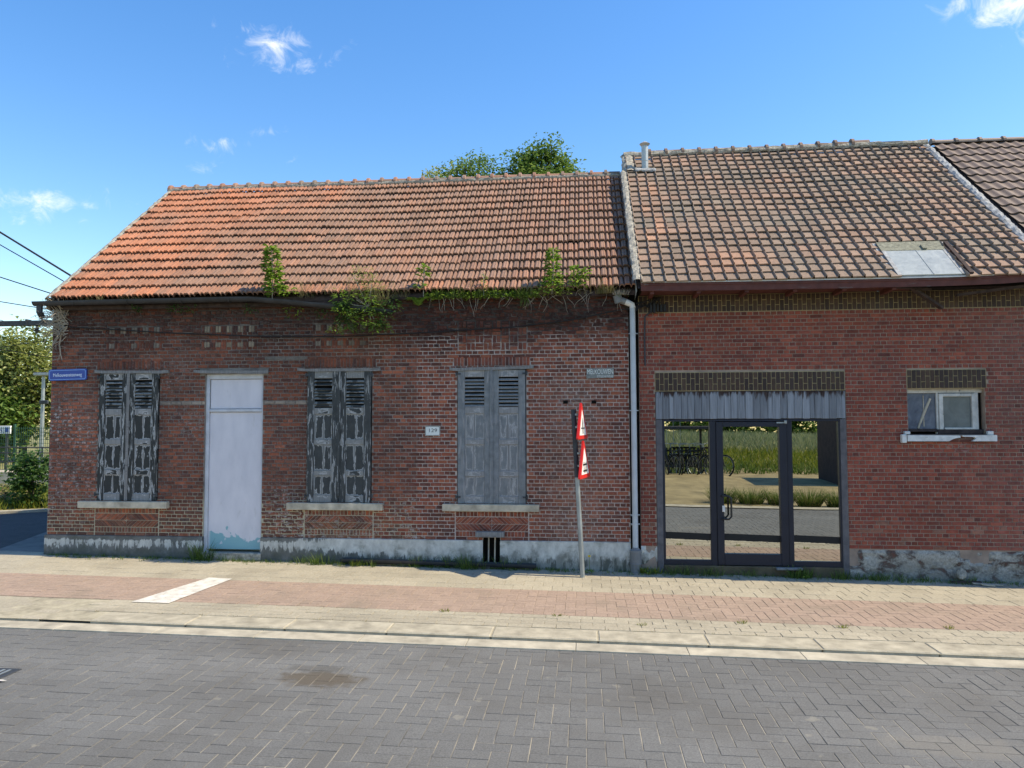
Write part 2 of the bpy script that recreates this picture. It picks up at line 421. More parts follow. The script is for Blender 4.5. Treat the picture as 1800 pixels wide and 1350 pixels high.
mat('flue_zinc', color=(.42, .44, .42), rough=.45, metal=.4, vary=.2)
mat('fascia_red', f_peel((.1, .03, .023), (.17, .11, .095), .64, (2.5, 20, 20)), rough=.7)
mat('rotten_wood', color=(.05, .034, .03), rough=.95, vary=.5, vscale=16)
mat('zinc_edge', color=(.55, .54, .5), rough=.5, vary=.15)
def f_boards(nt, b):
    x = nt.xyz()
    c, a = nt.tint()
    g = nt.noise(nt.pos((55, 55, 2.5)), 1.0, 4, .6)
    c = nt.mix(1., c, nt.ramp(g, [(.25, .6), (.75, 1.25)]), 'MULTIPLY')
    n = nt.noise(nt.pos((28, 28, 5)), 1.0, 4, .6, .3)
    m = nt.step(nt.math('ADD', nt.math('MULTIPLY', nt.math('SUBTRACT', x[2], 2.37), 2.6), n), .3, .5)
    return nt.mix(m, c, (.035, .018, .014))
mat('grey_boards', f_boards, rough=.85, bump=.3)
mat('post_wood', color=(.105, .1, .105), rough=.85, vary=.3, vscale=10, bump=.3)
mat('alu_frame', color=(.016, .018, .028), rough=.45, vary=.12, spec=.3)
mat('black_metal', color=(.015, .015, .017), rough=.4, vary=.1)
mat('reflection_black', color=(.003, .004, .005), rough=.6, vary=.1)  # black for the reflection band painted on the panes, not a real film
mat('white_plastic', color=(.62, .62, .6), rough=.5, vary=.1)
def f_mirror(nt, b):
    out = nt.t.nodes['Material Output']
    wob = nt.noise(nt.pos((1, 1, 1)), 1.1, 1, .3)
    bn = nt.add('ShaderNodeBump', {'Height': wob, 'Strength': .012, 'Distance': .05})
    g = nt.add('ShaderNodeBsdfGlossy', {'Color': (.63, .64, .59, 1), 'Roughness': .0, 'Normal': bn.outputs[0]})
    t = nt.add('ShaderNodeBsdfTransparent', {'Color': (.25, .27, .28, 1)})
    mx = nt.add('ShaderNodeMixShader', {0: .9, 1: t.outputs[0], 2: g.outputs[0]})
    nt.l.new(mx.outputs[0], out.inputs[0]); return None
mat('mirror_glass', f_mirror)
def f_dusty(c1, c2, gloss=.35):
    def fn(nt, b):
        n = nt.noise(nt.pos((3, 3, 2)), 2.2, 6, .65, 1.2)
        b.inputs['Roughness'].default_value = .22
        return nt.ramp(n, [(.3, c1), (.7, c2)])
    return fn
mat('plastic_sheet', f_dusty((.035, .045, .075), (.14, .165, .21)), spec=.6)
mat('frosted_pane', f_dusty((.085, .1, .1), (.15, .17, .17)), spec=.5)
mat('window_paint', f_peel((.47, .46, .42), (.13, .115, .1), .64, (14, 14, 7)), rough=.75)
mat('sill_paint', f_peel((.55, .56, .54), (.25, .23, .2), .66, (9, 9, 9)), rough=.75, bump=.3)
mat('sign_blue', color=(.012, .06, .3), rough=.35, vary=.08)
mat('sign_lightblue', color=(.16, .33, .68), rough=.4, vary=.05)
mat('sign_text_white', color=(.75, .82, .9), rough=.5, vary=.05)
mat('enamel_grey', color=(.17, .18, .165), rough=.5, vary=.35, vscale=30)
mat('enamel_white', color=(.66, .68, .63), rough=.5, vary=.1, vscale=30)
mat('enamel_dark', color=(.04, .05, .06), rough=.5, vary=.3)
mat('sign_red', color=(.62, .025, .02), rough=.35, vary=.05)
mat('sign_white', color=(.78, .78, .76), rough=.35, vary=.04)
mat('kerb_concrete', color=(.345, .315, .24), rough=.9, bump=.5, vary=.3, vscale=6)
mat('gutter_concrete', color=(.37, .34, .265), rough=.9, bump=.4, vary=.3, vscale=5)
mat('joint_sand', color=(.33, .3, .22), rough=1., bump=.6, bscale=150, vary=.3, vscale=8)
def f_roadsand(nt, b):
    c = nt.ramp(nt.noise(nt.pos(), 2.2, 5, .6), [(.38, (.1, .098, .088)), (.62, (.34, .31, .245))])
    return c
mat('joint_road', f_roadsand, rough=1., bump=.5, bscale=150)
mat('joint_red', color=(.29, .23, .175), rough=1., vary=.3, vscale=8)
mat('old_concrete', color=(.15, .145, .13), rough=.9, vary=.3, vscale=4)
mat('asphalt', color=(.05, .05, .052), rough=.9, bump=.5, bscale=150, vary=.2)
mat('road_paint', f_peel((.56, .54, .48), (.36, .31, .25), .58, (26, 10, 14), .14), rough=.7)
mat('earth', color=(.11, .085, .05), rough=1., vary=.4, vscale=5, bump=.6, bscale=20)
mat('verge', color=(.17, .15, .055), rough=1., vary=.5, vscale=2, bump=.8, bscale=30)
mat('meadow', color=(.2, .19, .07), rough=1., vary=.5, vscale=.6, bump=.8, bscale=12)
mat('dry_ground', color=(.26, .21, .11), rough=1., vary=.35, vscale=1.5, bump=.6, bscale=25)
mat('leaf_fresh', f_leaf((.09, .19, .02), (.17, .3, .04), (.3, .4, .07)), rough=.55)
mat('leaf_dark', f_leaf((.03, .08, .018), (.055, .13, .03), (.11, .2, .05)), rough=.55)
mat('leaf_tree', f_leaf((.07, .14, .025), (.13, .23, .045), (.24, .34, .08)), rough=.6)
mat('leaf_pale', f_leaf((.16, .2, .04), (.3, .34, .1), (.5, .52, .22)), rough=.6)
mat('grass_dry', f_leaf((.2, .16, .07), (.29, .24, .12), (.16, .19, .06)), rough=.8)
mat('grass_green', f_leaf((.055, .11, .018), (.11, .18, .03), (.2, .25, .07)), rough=.7)
mat('grass_yellow', f_leaf((.15, .18, .02), (.25, .26, .03), (.09, .16, .025)), rough=.7)
mat('grass_silver', f_leaf((.2, .23, .12), (.3, .32, .18), (.11, .17, .06)), rough=.7)
mat('twig', color=(.36, .31, .24), rough=.9, vary=.3)
mat('bark', color=(.09, .07, .05), rough=.95, vary=.3, bump=.6)
mat('flower_yellow', color=(.75, .5, .02), rough=.6, vary=.1)
mat('rubber', color=(.012, .012, .012), rough=.8)
mat('cable_black', color=(.01, .01, .011), rough=.6)
mat('steel_dark', color=(.05, .055, .06), rough=.6, metal=.3)
mat('fence_green', color=(.03, .1, .055), rough=.5)
mat('kiosk_brick', color=(.055, .035, .035), rough=.9, vary=.3, vscale=5)

# ------------------------------------------------------------------ ground, road, pavements
def sheet(x0, x1, y0, y1, dz, nx=8, ny=4, fn=None):
    mb = MB(); vs = []; fs = []
    for j in range(ny + 1):
        for i in range(nx + 1):
            x = x0 + (x1 - x0) * i / nx; y = y0 + (y1 - y0) * j / ny
            vs.append((x, y, (gz(x) if fn is None else 0) + dz + (fn(x, y) if fn else 0)))
    for j in range(ny):
        for i in range(nx):
            a = j * (nx + 1) + i; fs.append((a, a + 1, a + nx + 2, a + nx + 1))
    return mb.add(vs, fs)

ROAD_N, ROAD_F, DROP = -3.39, -8.9, -.04
def land(x, y):
    xx = max(-60, min(60, x)); base = gz(xx) * (1 if abs(x) < 20 else 1) - .22
    if y < -10: base += .12
    base += sm(-18, -36, y) * 1.15 * sm(-2, 8, x + 8) * (1 - sm(-60, -100, y)) + .25 * sm(-11, -17, y)
    return base
g = MB(); vs = []; fs = []
xs = [-900, -400, -200, -110, -70] + [-50 + 2.5 * i for i in range(41)] + [70, 110, 200, 400, 900]
ys = [-900, -400, -200, -120] + [-80 + 2.5 * i for i in range(57)] + [90, 140, 250, 450, 900]
for y in ys:
    for x in xs: vs.append((x, y, land(x, y)))
n = len(xs)
for j in range(len(ys) - 1):
    for i in range(n - 1): a = j * n + i; fs.append((a, a + 1, a + n + 1, a + n))
struct(g.add(vs, fs), 'ground', 'meadow')

def paver_fn(L, W, H=.05, b=.0022):
    def fn(mb, T):
        x, y = L / 2, W / 2
        mb.add([(-x, -y, -H), (x, -y, -H), (x, y, -H), (-x, y, -H), (-x, -y, -b), (x, -y, -b), (x, y, -b), (-x, y, -b),
                (-x + b, -y + b, 0), (x - b, -y + b, 0), (x - b, y - b, 0), (-x + b, y - b, 0)],
               [(0, 1, 5, 4), (1, 2, 6, 5), (2, 3, 7, 6), (3, 0, 4, 7), (4, 5, 9, 8), (5, 6, 10, 9), (6, 7, 11, 10), (7, 4, 8, 11), (8, 9, 10, 11)], T)
    return fn
TILT = Matrix.Rotation(math.atan(.013), 4, 'Y')
def lay_paver(items, cx, cy, L, W, dz, col, gap, jit=.0015):
    z = gz(cx) + dz + random.uniform(-jit, jit); l, w = L - gap, W - gap
    T = T3(cx, cy, z) @ TILT
    ar = proj_area([(cx - l / 2, cy - w / 2, z), (cx + l / 2, cy - w / 2, z), (cx + l / 2, cy + w / 2, z), (cx - l / 2, cy + w / 2, z)])
    items.append((ar, (round(l, 4), round(w, 4)), paver_fn(l, w), T, col))
def herring(items, x0, x1, y0, y1, w, dz, colfn, gap=.006):
    i0, i1 = int(x0 / w), int(x1 / w); j0, j1 = 0, int(round((y1 - y0) / w))
    for j in range(j0 - 1, j1 + 1):
        for i in range(i0, i1):
            c = (i - j) % 4
            if c == 0 and 0 <= j < j1:
                lay_paver(items, (i + 1) * w, y0 + (j + .5) * w, 2 * w, w, dz, colfn((i + 1) * w, y0 + (j + .5) * w), gap)
            elif c == 3:
                lo, hi = max(j, 0), min(j + 2, j1)
                if hi > lo: lay_paver(items, (i + .5) * w, y0 + (lo + hi) / 2 * w, w, (hi - lo) * w, dz, colfn((i + .5) * w, y0 + (lo + hi) / 2 * w), gap)
def mul(c, k, a=1.): return (c[0] * k, c[1] * k, c[2] * k, a)

# carriageway
road = struct(sheet(-60, 60, ROAD_F, ROAD_N, DROP - .0035, 20, 4), 'road', 'joint_road')
items = []
def col_road(x, y):
    k = random.uniform(.95, 1.05) * (1 + .16 * vn(x * .3, y * 1.1, 3) + .07 * vn(x * 1.3, y * 2))
    return mul((.15, .152, .145), k)
herring(items, -15, 12, ROAD_F + .01, ROAD_N, .1157, DROP, col_road)
pieces(items, 'paver', 'paver_grey', road)
# gutter strip of long concrete slabs, and kerb stones
gs = struct(sheet(-60, 60, ROAD_N - .01, -3.10, DROP - .02, 20, 1), 'gutter_strip', 'joint_sand')
for i in range(-15, 13):
    x0 = i * .98
    mb = MB(); mb.bevbox(-.488, .488, -.11, .11, -.1, .012, .003)
    o = mb.build('gutter_slab', 'gutter_concrete', gs); o.matrix_local = T3(x0 + .4, -3.275, gz(x0 + .4) + DROP) @ TILT
kb = struct(sheet(-5.4, 60, -3.17, -2.80, -.03, 12, 1), 'kerb', 'joint_sand')
for i in range(-6, 13):
    x0 = i * .98 + .55
    if x0 < -5.3: continue
    mb = MB(); mb.bevbox(-.487, .487, -.16, .165, -.15, 0, .012)
    o = mb.build('kerb_stone', 'kerb_concrete', kb); o.matrix_local = T3(x0 + .05, -3.0, gz(x0) + .002) @ TILT
# footway
pv = struct(sheet(-14.5, 60, -3.165, .16, -.006, 20, 4), 'pavement', 'joint_sand')
items = []
B1 = (.365, .33, .25)
def col_beige(x, y): return mul(B1, random.uniform(.95, 1.05) * (1 + .16 * vn(x * .9, y * 2.))) 
w = .1157
def bond(x0, x1, y0, y1, rows, L, dz, colfn):
    W = (y1 - y0) / rows
    for r in range(rows):
        k = int((x1 - x0) / L)
        for i in range(k):
            cx = x0 + (i + .5 + (r % 2) * .5) * L
            lay_paver(items, cx, y0 + (r + .5) * W, L, W, dz, colfn(cx, y0 + r * W), .0055)
bond(-14.2, 9, -1.255, .15, 6, .234, 0, col_beige)
bond(-5.2, 9, -2.815, -2.345, 4, .234, 0, col_beige)
bond(-14.2, -5.3, -3.16, -2.345, 7, .234, -.006, col_beige)
pieces(items, 'paver', 'paver_beige', pv)
cp = struct(sheet(-14.5, 60, -2.35, -1.25, -.003, 20, 2), 'cycle_path', 'joint_red')
items = []
def col_red(x, y): return mul((.33, .245, .19), random.uniform(.94, 1.06))
herring(items, -14, 9, -2.344, -2.344 + .1089 * 10, .1089, .001, col_red)
pieces(items, 'paver', 'paver_beige', cp)
mk = MB()
mk.add([(-4.82, -2.44, gz(-4.8) + .006), (-4.40, -2.44, gz(-4.4) + .006), (-4.31, -1.2, gz(-4.3) + .006), (-4.62, -1.17, gz(-4.6) + .006)], [(0, 1, 2, 3)])
mk.build('road_marking', 'road_paint', cp)
# drain cover with a paint mark at the left edge of the road
dg = thing('drain_cover', 'square cast drain cover with slots set in the dark road', 'drain cover', (-4.62, -4.55, gz(-4.6) + DROP))
mb = MB(); mb.bevbox(-.2, .16, -.13, .13, -.05, .005, .004); mb.build('plate', 'steel_dark', dg)
for i in range(6):
    mb = MB(); mb.box(-.17 + i * .05, -.15 + i * .05, -.09, .09, .005, .009); mb.build('bar', 'galvanised', dg)
mb = MB(); mb.add([(-.3, -.17, .012), (.05, -.19, .012), (.27, -.16, .012), (.22, -.14, .012), (.0, -.15, .012), (-.3, -.14, .012)], [(0, 1, 2, 3, 4, 5)])
mb.build('paint_mark', 'road_paint', dg)

# far side of the road (seen mirrored in the door glass)
mb = sheet(-60, 60, ROAD_F - .5, ROAD_F + .0, DROP + .02, 10, 1); struct(mb, 'far_pavement', 'gutter_concrete')
mb = sheet(-40, 5, -17, ROAD_F - .5, DROP + .012, 10, 3, lambda x, y: land(x, y) + .16 * 1 + .06); struct(mb, 'yard', 'dry_ground')
mb = sheet(4.5, 40, -22, ROAD_F - .5, 0, 14, 5, lambda x, y: max(land(x, y), gz(x) - .1) + .05); struct(mb, 'bare_ground', 'dry_ground')
# side street to the left of the house
mb = MB()
poly = [(-8.62, .12), (-9.18, 1.9), (-9.6, 3.4), (-10.4, 5.2), (-11.25, 4.5), (-11.9, 4.0), (-14.5, 2.2), (-30, -2), (-30, -2.6), (-14.5, .1)]
mb.add([(x, y, gz(x) - .02) for x, y in poly], [tuple(range(len(poly)))]); struct(mb, 'side_street', 'asphalt')
mb = MB(); poly = [(-14.5, .14), (-7.4, .14), (-7.4, 9), (-9.8, 9), (-9.6, 3.4), (-9.18, 1.9), (-8.62, .15)]
mb.add([(x, y, gz(x) - .008) for x, y in poly], [tuple(range(len(poly)))]); struct(mb, 'side_pavement', 'old_concrete')
mb = MB(); pl = [(-10.4, 5.2), (-11.25, 4.5), (-11.9, 4.0), (-14.5, 2.2), (-30, -2)]
for (a, b), (c, d) in zip(pl, pl[1:]):
    mb.add([(a, b, gz(a) - .06), (c, d, gz(c) - .06), (c - .12, d + .17, gz(c) - .06), (a - .12, b + .17, gz(a) - .06),
            (a, b, gz(a) + .03), (c, d, gz(c) + .03), (c - .12, d + .17, gz(c) + .03), (a - .12, b + .17, gz(a) + .03)],
           [(0, 1, 5, 4), (4, 5, 6, 7), (2, 3, 7, 6)])
struct(mb, 'side_kerb', 'gutter_concrete')
mb = MB(); poly = [(-10.2, 5.4), (-11.35, 4.67), (-12.0, 4.17), (-14.6, 2.37), (-30.1, -1.8), (-40, 8), (-40, 12), (-8, 12), (-8, 8)]
mb.add([(x, y, gz(x) + .0) for x, y in poly], [tuple(range(len(poly)))]); struct(mb, 'grass_verge', 'verge')

# ------------------------------------------------------------------ brickwork
def wall_slab(x0, x1, z0, z1, y0, y1, holes, reveal=.12):
    mb = MB(); X = sorted({x0, x1, *[h[0] for h in holes], *[h[1] for h in holes]}); Z = sorted({z0, z1, *[h[2] for h in holes], *[h[3] for h in holes]})
    X = [x for x in X if x0 <= x <= x1]; Z = [z for z in Z if z0 <= z <= z1]
    for a, b in zip(X, X[1:]):
        for c, d in zip(Z, Z[1:]):
            mx, mz = (a + b) / 2, (c + d) / 2
            if any(h[0] < mx < h[1] and h[2] < mz < h[3] for h in holes): continue
            mb.add([(a, y0, c), (b, y0, c), (b, y0, d), (a, y0, d)], [(0, 1, 2, 3)])
    for a, b, c, d in holes:
        c = max(c, z0); d = min(d, z1); r = y0 + reveal
        mb.add([(a, y0, c), (b, y0, c), (b, y0, d), (a, y0, d), (a, r, c), (b, r, c), (b, r, d), (a, r, d)],
               [(0, 4, 5, 1), (1, 5, 6, 2), (2, 6, 7, 3), (3, 7, 4, 0)])
    mb.add([(x0, y0, z0), (x0, y0, z1), (x0, y1, z1), (x0, y1, z0)], [(0, 1, 2, 3)])
    mb.add([(x1, y0, z0), (x1, y0, z1), (x1, y1, z1), (x1, y1, z0)], [(3, 2, 1, 0)])
    mb.add([(x0, y0, z1), (x1, y0, z1), (x1, y1, z1), (x0, y1, z1)], [(0, 1, 2, 3)])
    mb.add([(x0, y1, z0), (x1, y1, z0), (x1, y1, z1), (x0, y1, z1)], [(3, 2, 1, 0)])
    return mb

def brick_fn(w, h, d=.03, b=.003, rag=0., seed=0):
    rs = random.Random(seed)
    J = [(rs.uniform(-rag, rag), rs.uniform(-rag, rag)) for _ in range(4)]
    def fn(mb, T):
        x, z = w / 2, h / 2; q = [(-x, -z), (x, -z), (x, z), (-x, z)]
        vs = [(a + j[0], d, c + j[1]) for (a, c), j in zip(q, J)] + [(a + j[0], b, c + j[1]) for (a, c), j in zip(q, J)] + \
             [(a * (1 - b / x) + j[0], 0, c * (1 - b / z) + j[1]) for (a, c), j in zip(q, J)]
        fs = [(0, 1, 5, 4), (1, 2, 6, 5), (2, 3, 7, 6), (3, 0, 4, 7), (4, 5, 9, 8), (5, 6, 10, 9), (6, 7, 11, 10), (7, 4, 8, 11), (8, 9, 10, 11)]
        mb.add(vs, fs, T)
    return fn
def add_brick(items, cx, cz, w, h, y, col, rag=0., rot=0., seed=None):
    w = round(w * 200) / 200; h = round(h * 500) / 500
    if w < .008 or h < .008: return
    sd = random.randrange(6) if seed is None else seed
    T = T3(cx, y, cz) @ Matrix.Rotation(rot, 4, 'Y')
    ar = w * h if proj_area([(cx - w / 2, y, cz - h / 2), (cx + w / 2, y, cz - h / 2), (cx + w / 2, y, cz + h / 2), (cx - w / 2, y, cz + h / 2)]) > 0 else 0
    if ar: ar = proj_area([(cx - w / 2, y, cz - h / 2), (cx + w / 2, y, cz - h / 2), (cx + w / 2, y, cz + h / 2), (cx - w / 2, y, cz + h / 2)])
    items.append((ar, (w, h, rag, sd), brick_fn(w, h, .03, .003, rag, sd), T, col))
def free(x0, x1, z, holes):
    seg = [(x0, x1)]
    for a, b, c, d in holes:
        if c < z < d:
            ns = []
            for p, q in seg:
                if b <= p or a >= q: ns.append((p, q)); continue
                if a > p: ns.append((p, a))
                if b < q: ns.append((b, q))
            seg = ns
    return seg
def courses(items, x0, x1, z0, z1, ch, bl, holes, colfn, joint=.009, y=-.007, ragfn=None, header_rows=True):
    n = int(round((z1 - z0) / ch)); ch = (z1 - z0) / n
    for r in range(n):
        zc = z0 + (r + .5) * ch; hd = header_rows and r % 2 == 1; L = bl / 2 if hd else bl
        off = (bl * .25 if hd else (bl * .5 if (r // 2) % 2 else 0))
        for a, b in free(x0, x1, zc, holes):
            i = math.floor((a - x0 - off) / L)
            while True:
                p = x0 + off + i * L; i += 1
                q = p + L
                if p >= b: break
                p2, q2 = max(p, a), min(q, b)
                if q2 - p2 < .025: continue
                rag = ragfn((p2 + q2) / 2, zc) if ragfn else 0.
                dz = random.uniform(-1, 1) * rag * .6
                c = colfn((p2 + q2) / 2, zc)
                if c is None: continue
                add_brick(items, (p2 + q2) / 2, zc + dz, q2 - p2 - joint, ch - joint, y - random.uniform(0, .3) * rag + (random.uniform(-.002, .0015) if ragfn else random.uniform(-.0008, .0008)), c, rag)
def soldiers(items, x0, x1, z0, z1, pitch, colfn, y=-.007, joint=.009, stagger=False, rag=0.):
    n = int(round((x1 - x0) / pitch)); pitch = (x1 - x0) / n; H = z1 - z0
    for i in range(n):
        cx = x0 + (i + .5) * pitch
        if stagger:
            s = H * (.36 if i % 2 else .66)
            for a, b in ((z0, z0 + s), (z0 + s, z1)):
                add_brick(items, cx, (a + b) / 2, pitch - joint, b - a - joint, y, colfn(cx, (a + b) / 2), rag)
        else: add_brick(items, cx, (z0 + z1) / 2, pitch - joint, H - joint, y, colfn(cx, (z0 + z1) / 2), rag)
def zigzag(items, x0, x1, z0, z1, colfn, y=-.007, bw=.034):
    """two rows of slanting bricks pointing to a diamond in the middle"""
    zm = (z0 + z1) / 2; H = (z1 - z0) / 2; xm = (x0 + x1) / 2; p = bw * 1.414 + .007
    def clip(poly, inside):
        out = []
        for i in range(len(poly)):
            a, b = poly[i], poly[(i + 1) % len(poly)]
            fa, fb = inside(a), inside(b)
            if fa >= 0: out.append(a)
            if fa * fb < 0: t = fa / (fa - fb); out.append((a[0] + (b[0] - a[0]) * t, a[1] + (b[1] - a[1]) * t))
        return out
    for row in (0, 1):
        za, zb = (zm, z1) if row else (z0, zm)
        for half in (0, 1):
            lean = 1 if (row == half) else -1
            lean = (1 if row else -1) * (1 if half == 0 else -1)
            k = int((x1 - x0) / p) + 12
            for i in range(-8, k):
                xb = x0 + i * p; dx = lean * (zb - za)
                poly = [(xb, za + .004), (xb + p - .009, za + .004), (xb + p - .009 + dx, zb - .004), (xb + dx, zb - .004)]
                lo, hi = ((x0 + .004, xm - .004) if half == 0 else (xm + .004, x1 - .004))
                poly = clip(poly, lambda q: q[0] - lo); poly = clip(poly, lambda q: hi - q[0]) if len(poly) > 2 else poly
                if len(poly) < 3: continue
                xs_ = [q[0] for q in poly]
                if max(xs_) - min(xs_) < .02: continue
                cx = sum(q[0] for q in poly) / len(poly); cz = sum(q[1] for q in poly) / len(poly)
                loc = [(q[0] - cx, q[1] - cz) for q in poly]
                def fn(mb, T, loc=loc): mb.prism(loc, 0, .03, T)
                items.append((proj_area([(q[0], y, q[1]) for q in poly]), ('z', cx, cz), fn, T3(cx, y, cz), colfn(cx, cz)))

def f_gable(nt, b):
    g = nt.add('ShaderNodeNewGeometry'); sp = nt.add('ShaderNodeSeparateXYZ', {0: g.outputs['Position']}).outputs
    v = nt.add('ShaderNodeCombineXYZ', {0: nt.math('ADD', sp[0], sp[1]), 1: sp[2], 2: 0.}).outputs[0]
    br = nt.add('ShaderNodeTexBrick', {'Vector': v, 'Color1': (.12, .045, .036, 1), 'Color2': (.07, .034, .03, 1), 'Mortar': (.16, .13, .11, 1), 'Scale': 1.,
                                      'Mortar Size': .005, 'Brick Width': .153, 'Row Height': .0512})
    return br.outputs[0]
mat('gable_brick', f_gable, rough=.9)

# ================================================================== THE OLD HOUSE
H1 = thing('brick_house', 'long low dark brick house with orange tiled roof and closed grey shutters', 'house', (-3.5, 3, 0))
H1.location = (0, 0, 0)
WIN = [(-6.93, -6.02), (-3.845, -2.92), (-1.727, -.78)]
DOOR = (-5.34, -4.49, .0, 2.66)
VENT = (-1.375, -1.14, .05, .42)
holes = [(a, b, .868, 2.69) for a, b in WIN] + [DOOR, VENT]
EAV = 3.72
wall1 = wall_slab(-7.68, .60, -.2, EAV, 0, .26, holes).build('wall', 'mortar_old', H1)
mb = MB()
RZ1, RY1 = 6.30, 2.967
mb.add([(-7.66, .26, -.2), (-7.66, 5.9, -.2), (-7.66, 5.9, 3.7), (-7.66, RY1, RZ1 - .06), (-7.66, .26, 3.7)], [(0, 1, 2, 3, 4)])
mb.add([(.7, .26, -.2), (.7, 5.9, -.2), (.7, 5.9, 3.7), (.7, RY1, RZ1 - .06), (.7, .26, 3.7)], [(4, 3, 2, 1, 0)])
mb.add([(-7.66, 5.9, -.2), (.7, 5.9, -.2), (.7, 5.9, 3.7), (-7.66, 5.9, 3.7)], [(3, 2, 1, 0)])
mb.build('gable_wall', 'gable_brick', H1)
items = []
DK = [(0.212, 0.0627, 0.0334), (0.2491, 0.0722, 0.037), (0.159, 0.0522, 0.0308), (0.2756, 0.0808, 0.0405), (0.1802, 0.0665, 0.0405), (0.1325, 0.0475, 0.0326)]
RD = [(0.318, 0.0825, 0.0432), (0.2438, 0.064, 0.036), (0.1802, 0.0485, 0.0297), (0.3604, 0.1067, 0.054), (0.2756, 0.0854, 0.0504), (0.1378, 0.0436, 0.0288)]
def colL(x, z):
    if x < -2.27 + .05 * (int(z * 19) % 2) and not (x > -3.2 and random.random() < .5 * sm(-3.2, -2.3, x)):
        c = Vector(random.choice(DK)); k = random.uniform(.8, 1.2) * (1 + .3 * vn(x * .9, z * .9, 31))
        k *= 1 - .62 * sm(2.7, 3.5, z + .35 * vn(x * .8, z) + .15 * vn(x * 5, z * .7, 9))                     # soot below the eaves
        k *= 1 + .35 * sm(-5.8, -7.3, x) * (1 - sm(2.2, 2.8, z))
        if abs(z - 2.27) < .026 and (-6.0 < x < -5.3 or -4.45 < x < -3.85): c = Vector((.3, .24, .19))
        if abs(z - 2.86) < .026 and (-4.4 < x < -3.8): c = Vector((.26, .22, .18))
        eff = .55 * sm(-6.4, -7.2, x) * sm(.4, .9, z) * (1 - sm(1.9, 2.5, z)) + .5 * (1 - sm(.5, 1.0, z)) * sm(-6, -4.6, x) + .12
        eff *= .75 + .5 * vn(x * 3, z * 3)
        eff += .45 * sm(.12, .45, vn(x * 1.1, z * 1.3, 41)) * (1 - sm(2.4, 3.0, z)); k *= 1 + .22 * vn(x * 2.7, z * 2.7, 51)
        if z < .62: c = c.lerp(Vector((.11, .09, .04)), .45 * max(0, vn(x * 1.3, 4)) + .1)
    else:
        c = Vector(random.choice(RD)); k = random.uniform(.85, 1.15)
        top = sm(2.75, 3.4, z + .4 * vn(x * 1.2, z * 1.2, 3) + .12 * vn(x * 5, z * .8, 9)); k *= 1 - .75 * top
        band = math.exp(-((x + .15) / .38) ** 2) * (1 - sm(2.3, 2.8, z)); c = c.lerp(Vector((.24, .135, .1)), .5 * band)
        eff = .22 * band + .08
    return mul(c, k, 1 - max(0, min(.9, eff)))
def ragL(x, z):
    r = .002 + .006 * sm(3.0, 3.5, z + .2 * vn(x * 2, z))
    if x > -2.27: r += .004 * sm(2.9, 3.4, z)
    if -4.45 < x < -3.75 and z < .85: r += .004
    return round(r * 500) / 500
deco = []
for i, (a, b) in enumerate(WIN):
    deco += [(a - .03, b + .03, .375, .765), (a - .05, b + .05, 2.735, 2.87)]
PAT = [(-6.85, -6.0), (-5.41, -4.59), (-3.78, -2.98)]
for a, b in PAT: deco += [(a, b, 3.25, 3.345), (a, b, 3.03, 3.125)]
deco.append((-5.42, -4.42, 2.66, 2.76))
deco.append((-1.72, -.77, 2.95, 3.36))
courses(items, -7.68, .60, .376, EAV, .0512, .153, holes + deco, colL, ragfn=ragL, joint=.0105)
for i, (a, b) in enumerate(WIN):
    zigzag(items, a - .02, b + .02, .50, .69, colL)
    soldiers(items, a - .02, b + .02, .425, .497, .046, colL)
    courses(items, a - .02, b + .02, .376, .425, .049, .153, [VENT], colL)
    soldiers(items, a - .02, b + .02, .693, .762, .05, colL)
    soldiers(items, a - .05, b + .05, 2.737, 2.868, .047, colL, rag=.001)
for a, b in PAT:                                             # pairs of pale bricks between dark ones
    n = 5; p = (b - a) / n
    for zc in (3.2975, 3.0775):
        pale = (.32, .25, .17) if a < -4 and a > -6 else (.21, .17, .13)
        for i in range(n):
            x0 = a + i * p
            for k in range(4):
                cx = x0 + (k + .5) * p / 4
                c = mul(pale, random.uniform(.7, 1.1), .95) if k in (1, 2) and not (i in (1, 3) and zc < 3.1 and a < -6) else colL(cx, zc)
                add_brick(items, cx, zc, p / 4 - .007, .088, -.007, c, .001)
for r in range(4):                                           # basket-weave panel over the third window
    for i in range(8):
        x0 = -1.715 + i * .118; z0 = 2.955 + r * .101
        for k in range(2):
            if (i + r) % 2: add_brick(items, x0 + .03 + k * .057, z0 + .05, .046, .09, -.004 - random.uniform(0, .012), colL(x0, z0), .006)
            else: add_brick(items, x0 + .058, z0 + .026 + k * .048, .105, .04, -.004 - random.uniform(0, .012), colL(x0, z0), .006)
print('bricks H1', len(items), pieces(items, 'brick', 'brick_sooty', wall1))
# plinth
mb = MB()
for a, b in ((-7.70, -5.34), (-4.49, -1.375), (-1.14, .60)):
    n = max(2, int((b - a) / .12)); vs = []; fs = []
    for i in range(n + 1):
        x = a + (b - a) * i / n
        t = .374 + .006 * vn(x * 5, 1)
        for y, z in ((.02, t + .012), (-.024 + .004 * vn(x * 3, 2), t), (-.028 + .004 * vn(x * 4, 5), .2), (-.026, -.2)): vs.append((x, y, z))
    for i in range(n):
        for k in range(3): q = i * 4 + k; fs.append((q + 1, q + 5, q + 4, q))
    mb.add(vs, fs)
    mb.add([vs[0], vs[1], vs[2], vs[3], (a, .1, -.2), (a, .1, .37)], [(5, 0, 1, 2, 3, 4)])
    e = vs[-4:]; mb.add([*e, (b, .1, -.2), (b, .1, .37)], [(4, 3, 2, 1, 0, 5)])
mb.build('plinth', 'plinth_render', H1)
# dark recess between the two buildings
mb = MB(); mb.box(.58, .75, .05, .1, -.2, 3.9); mb.build('joint_strip', 'shadow_void', H1)
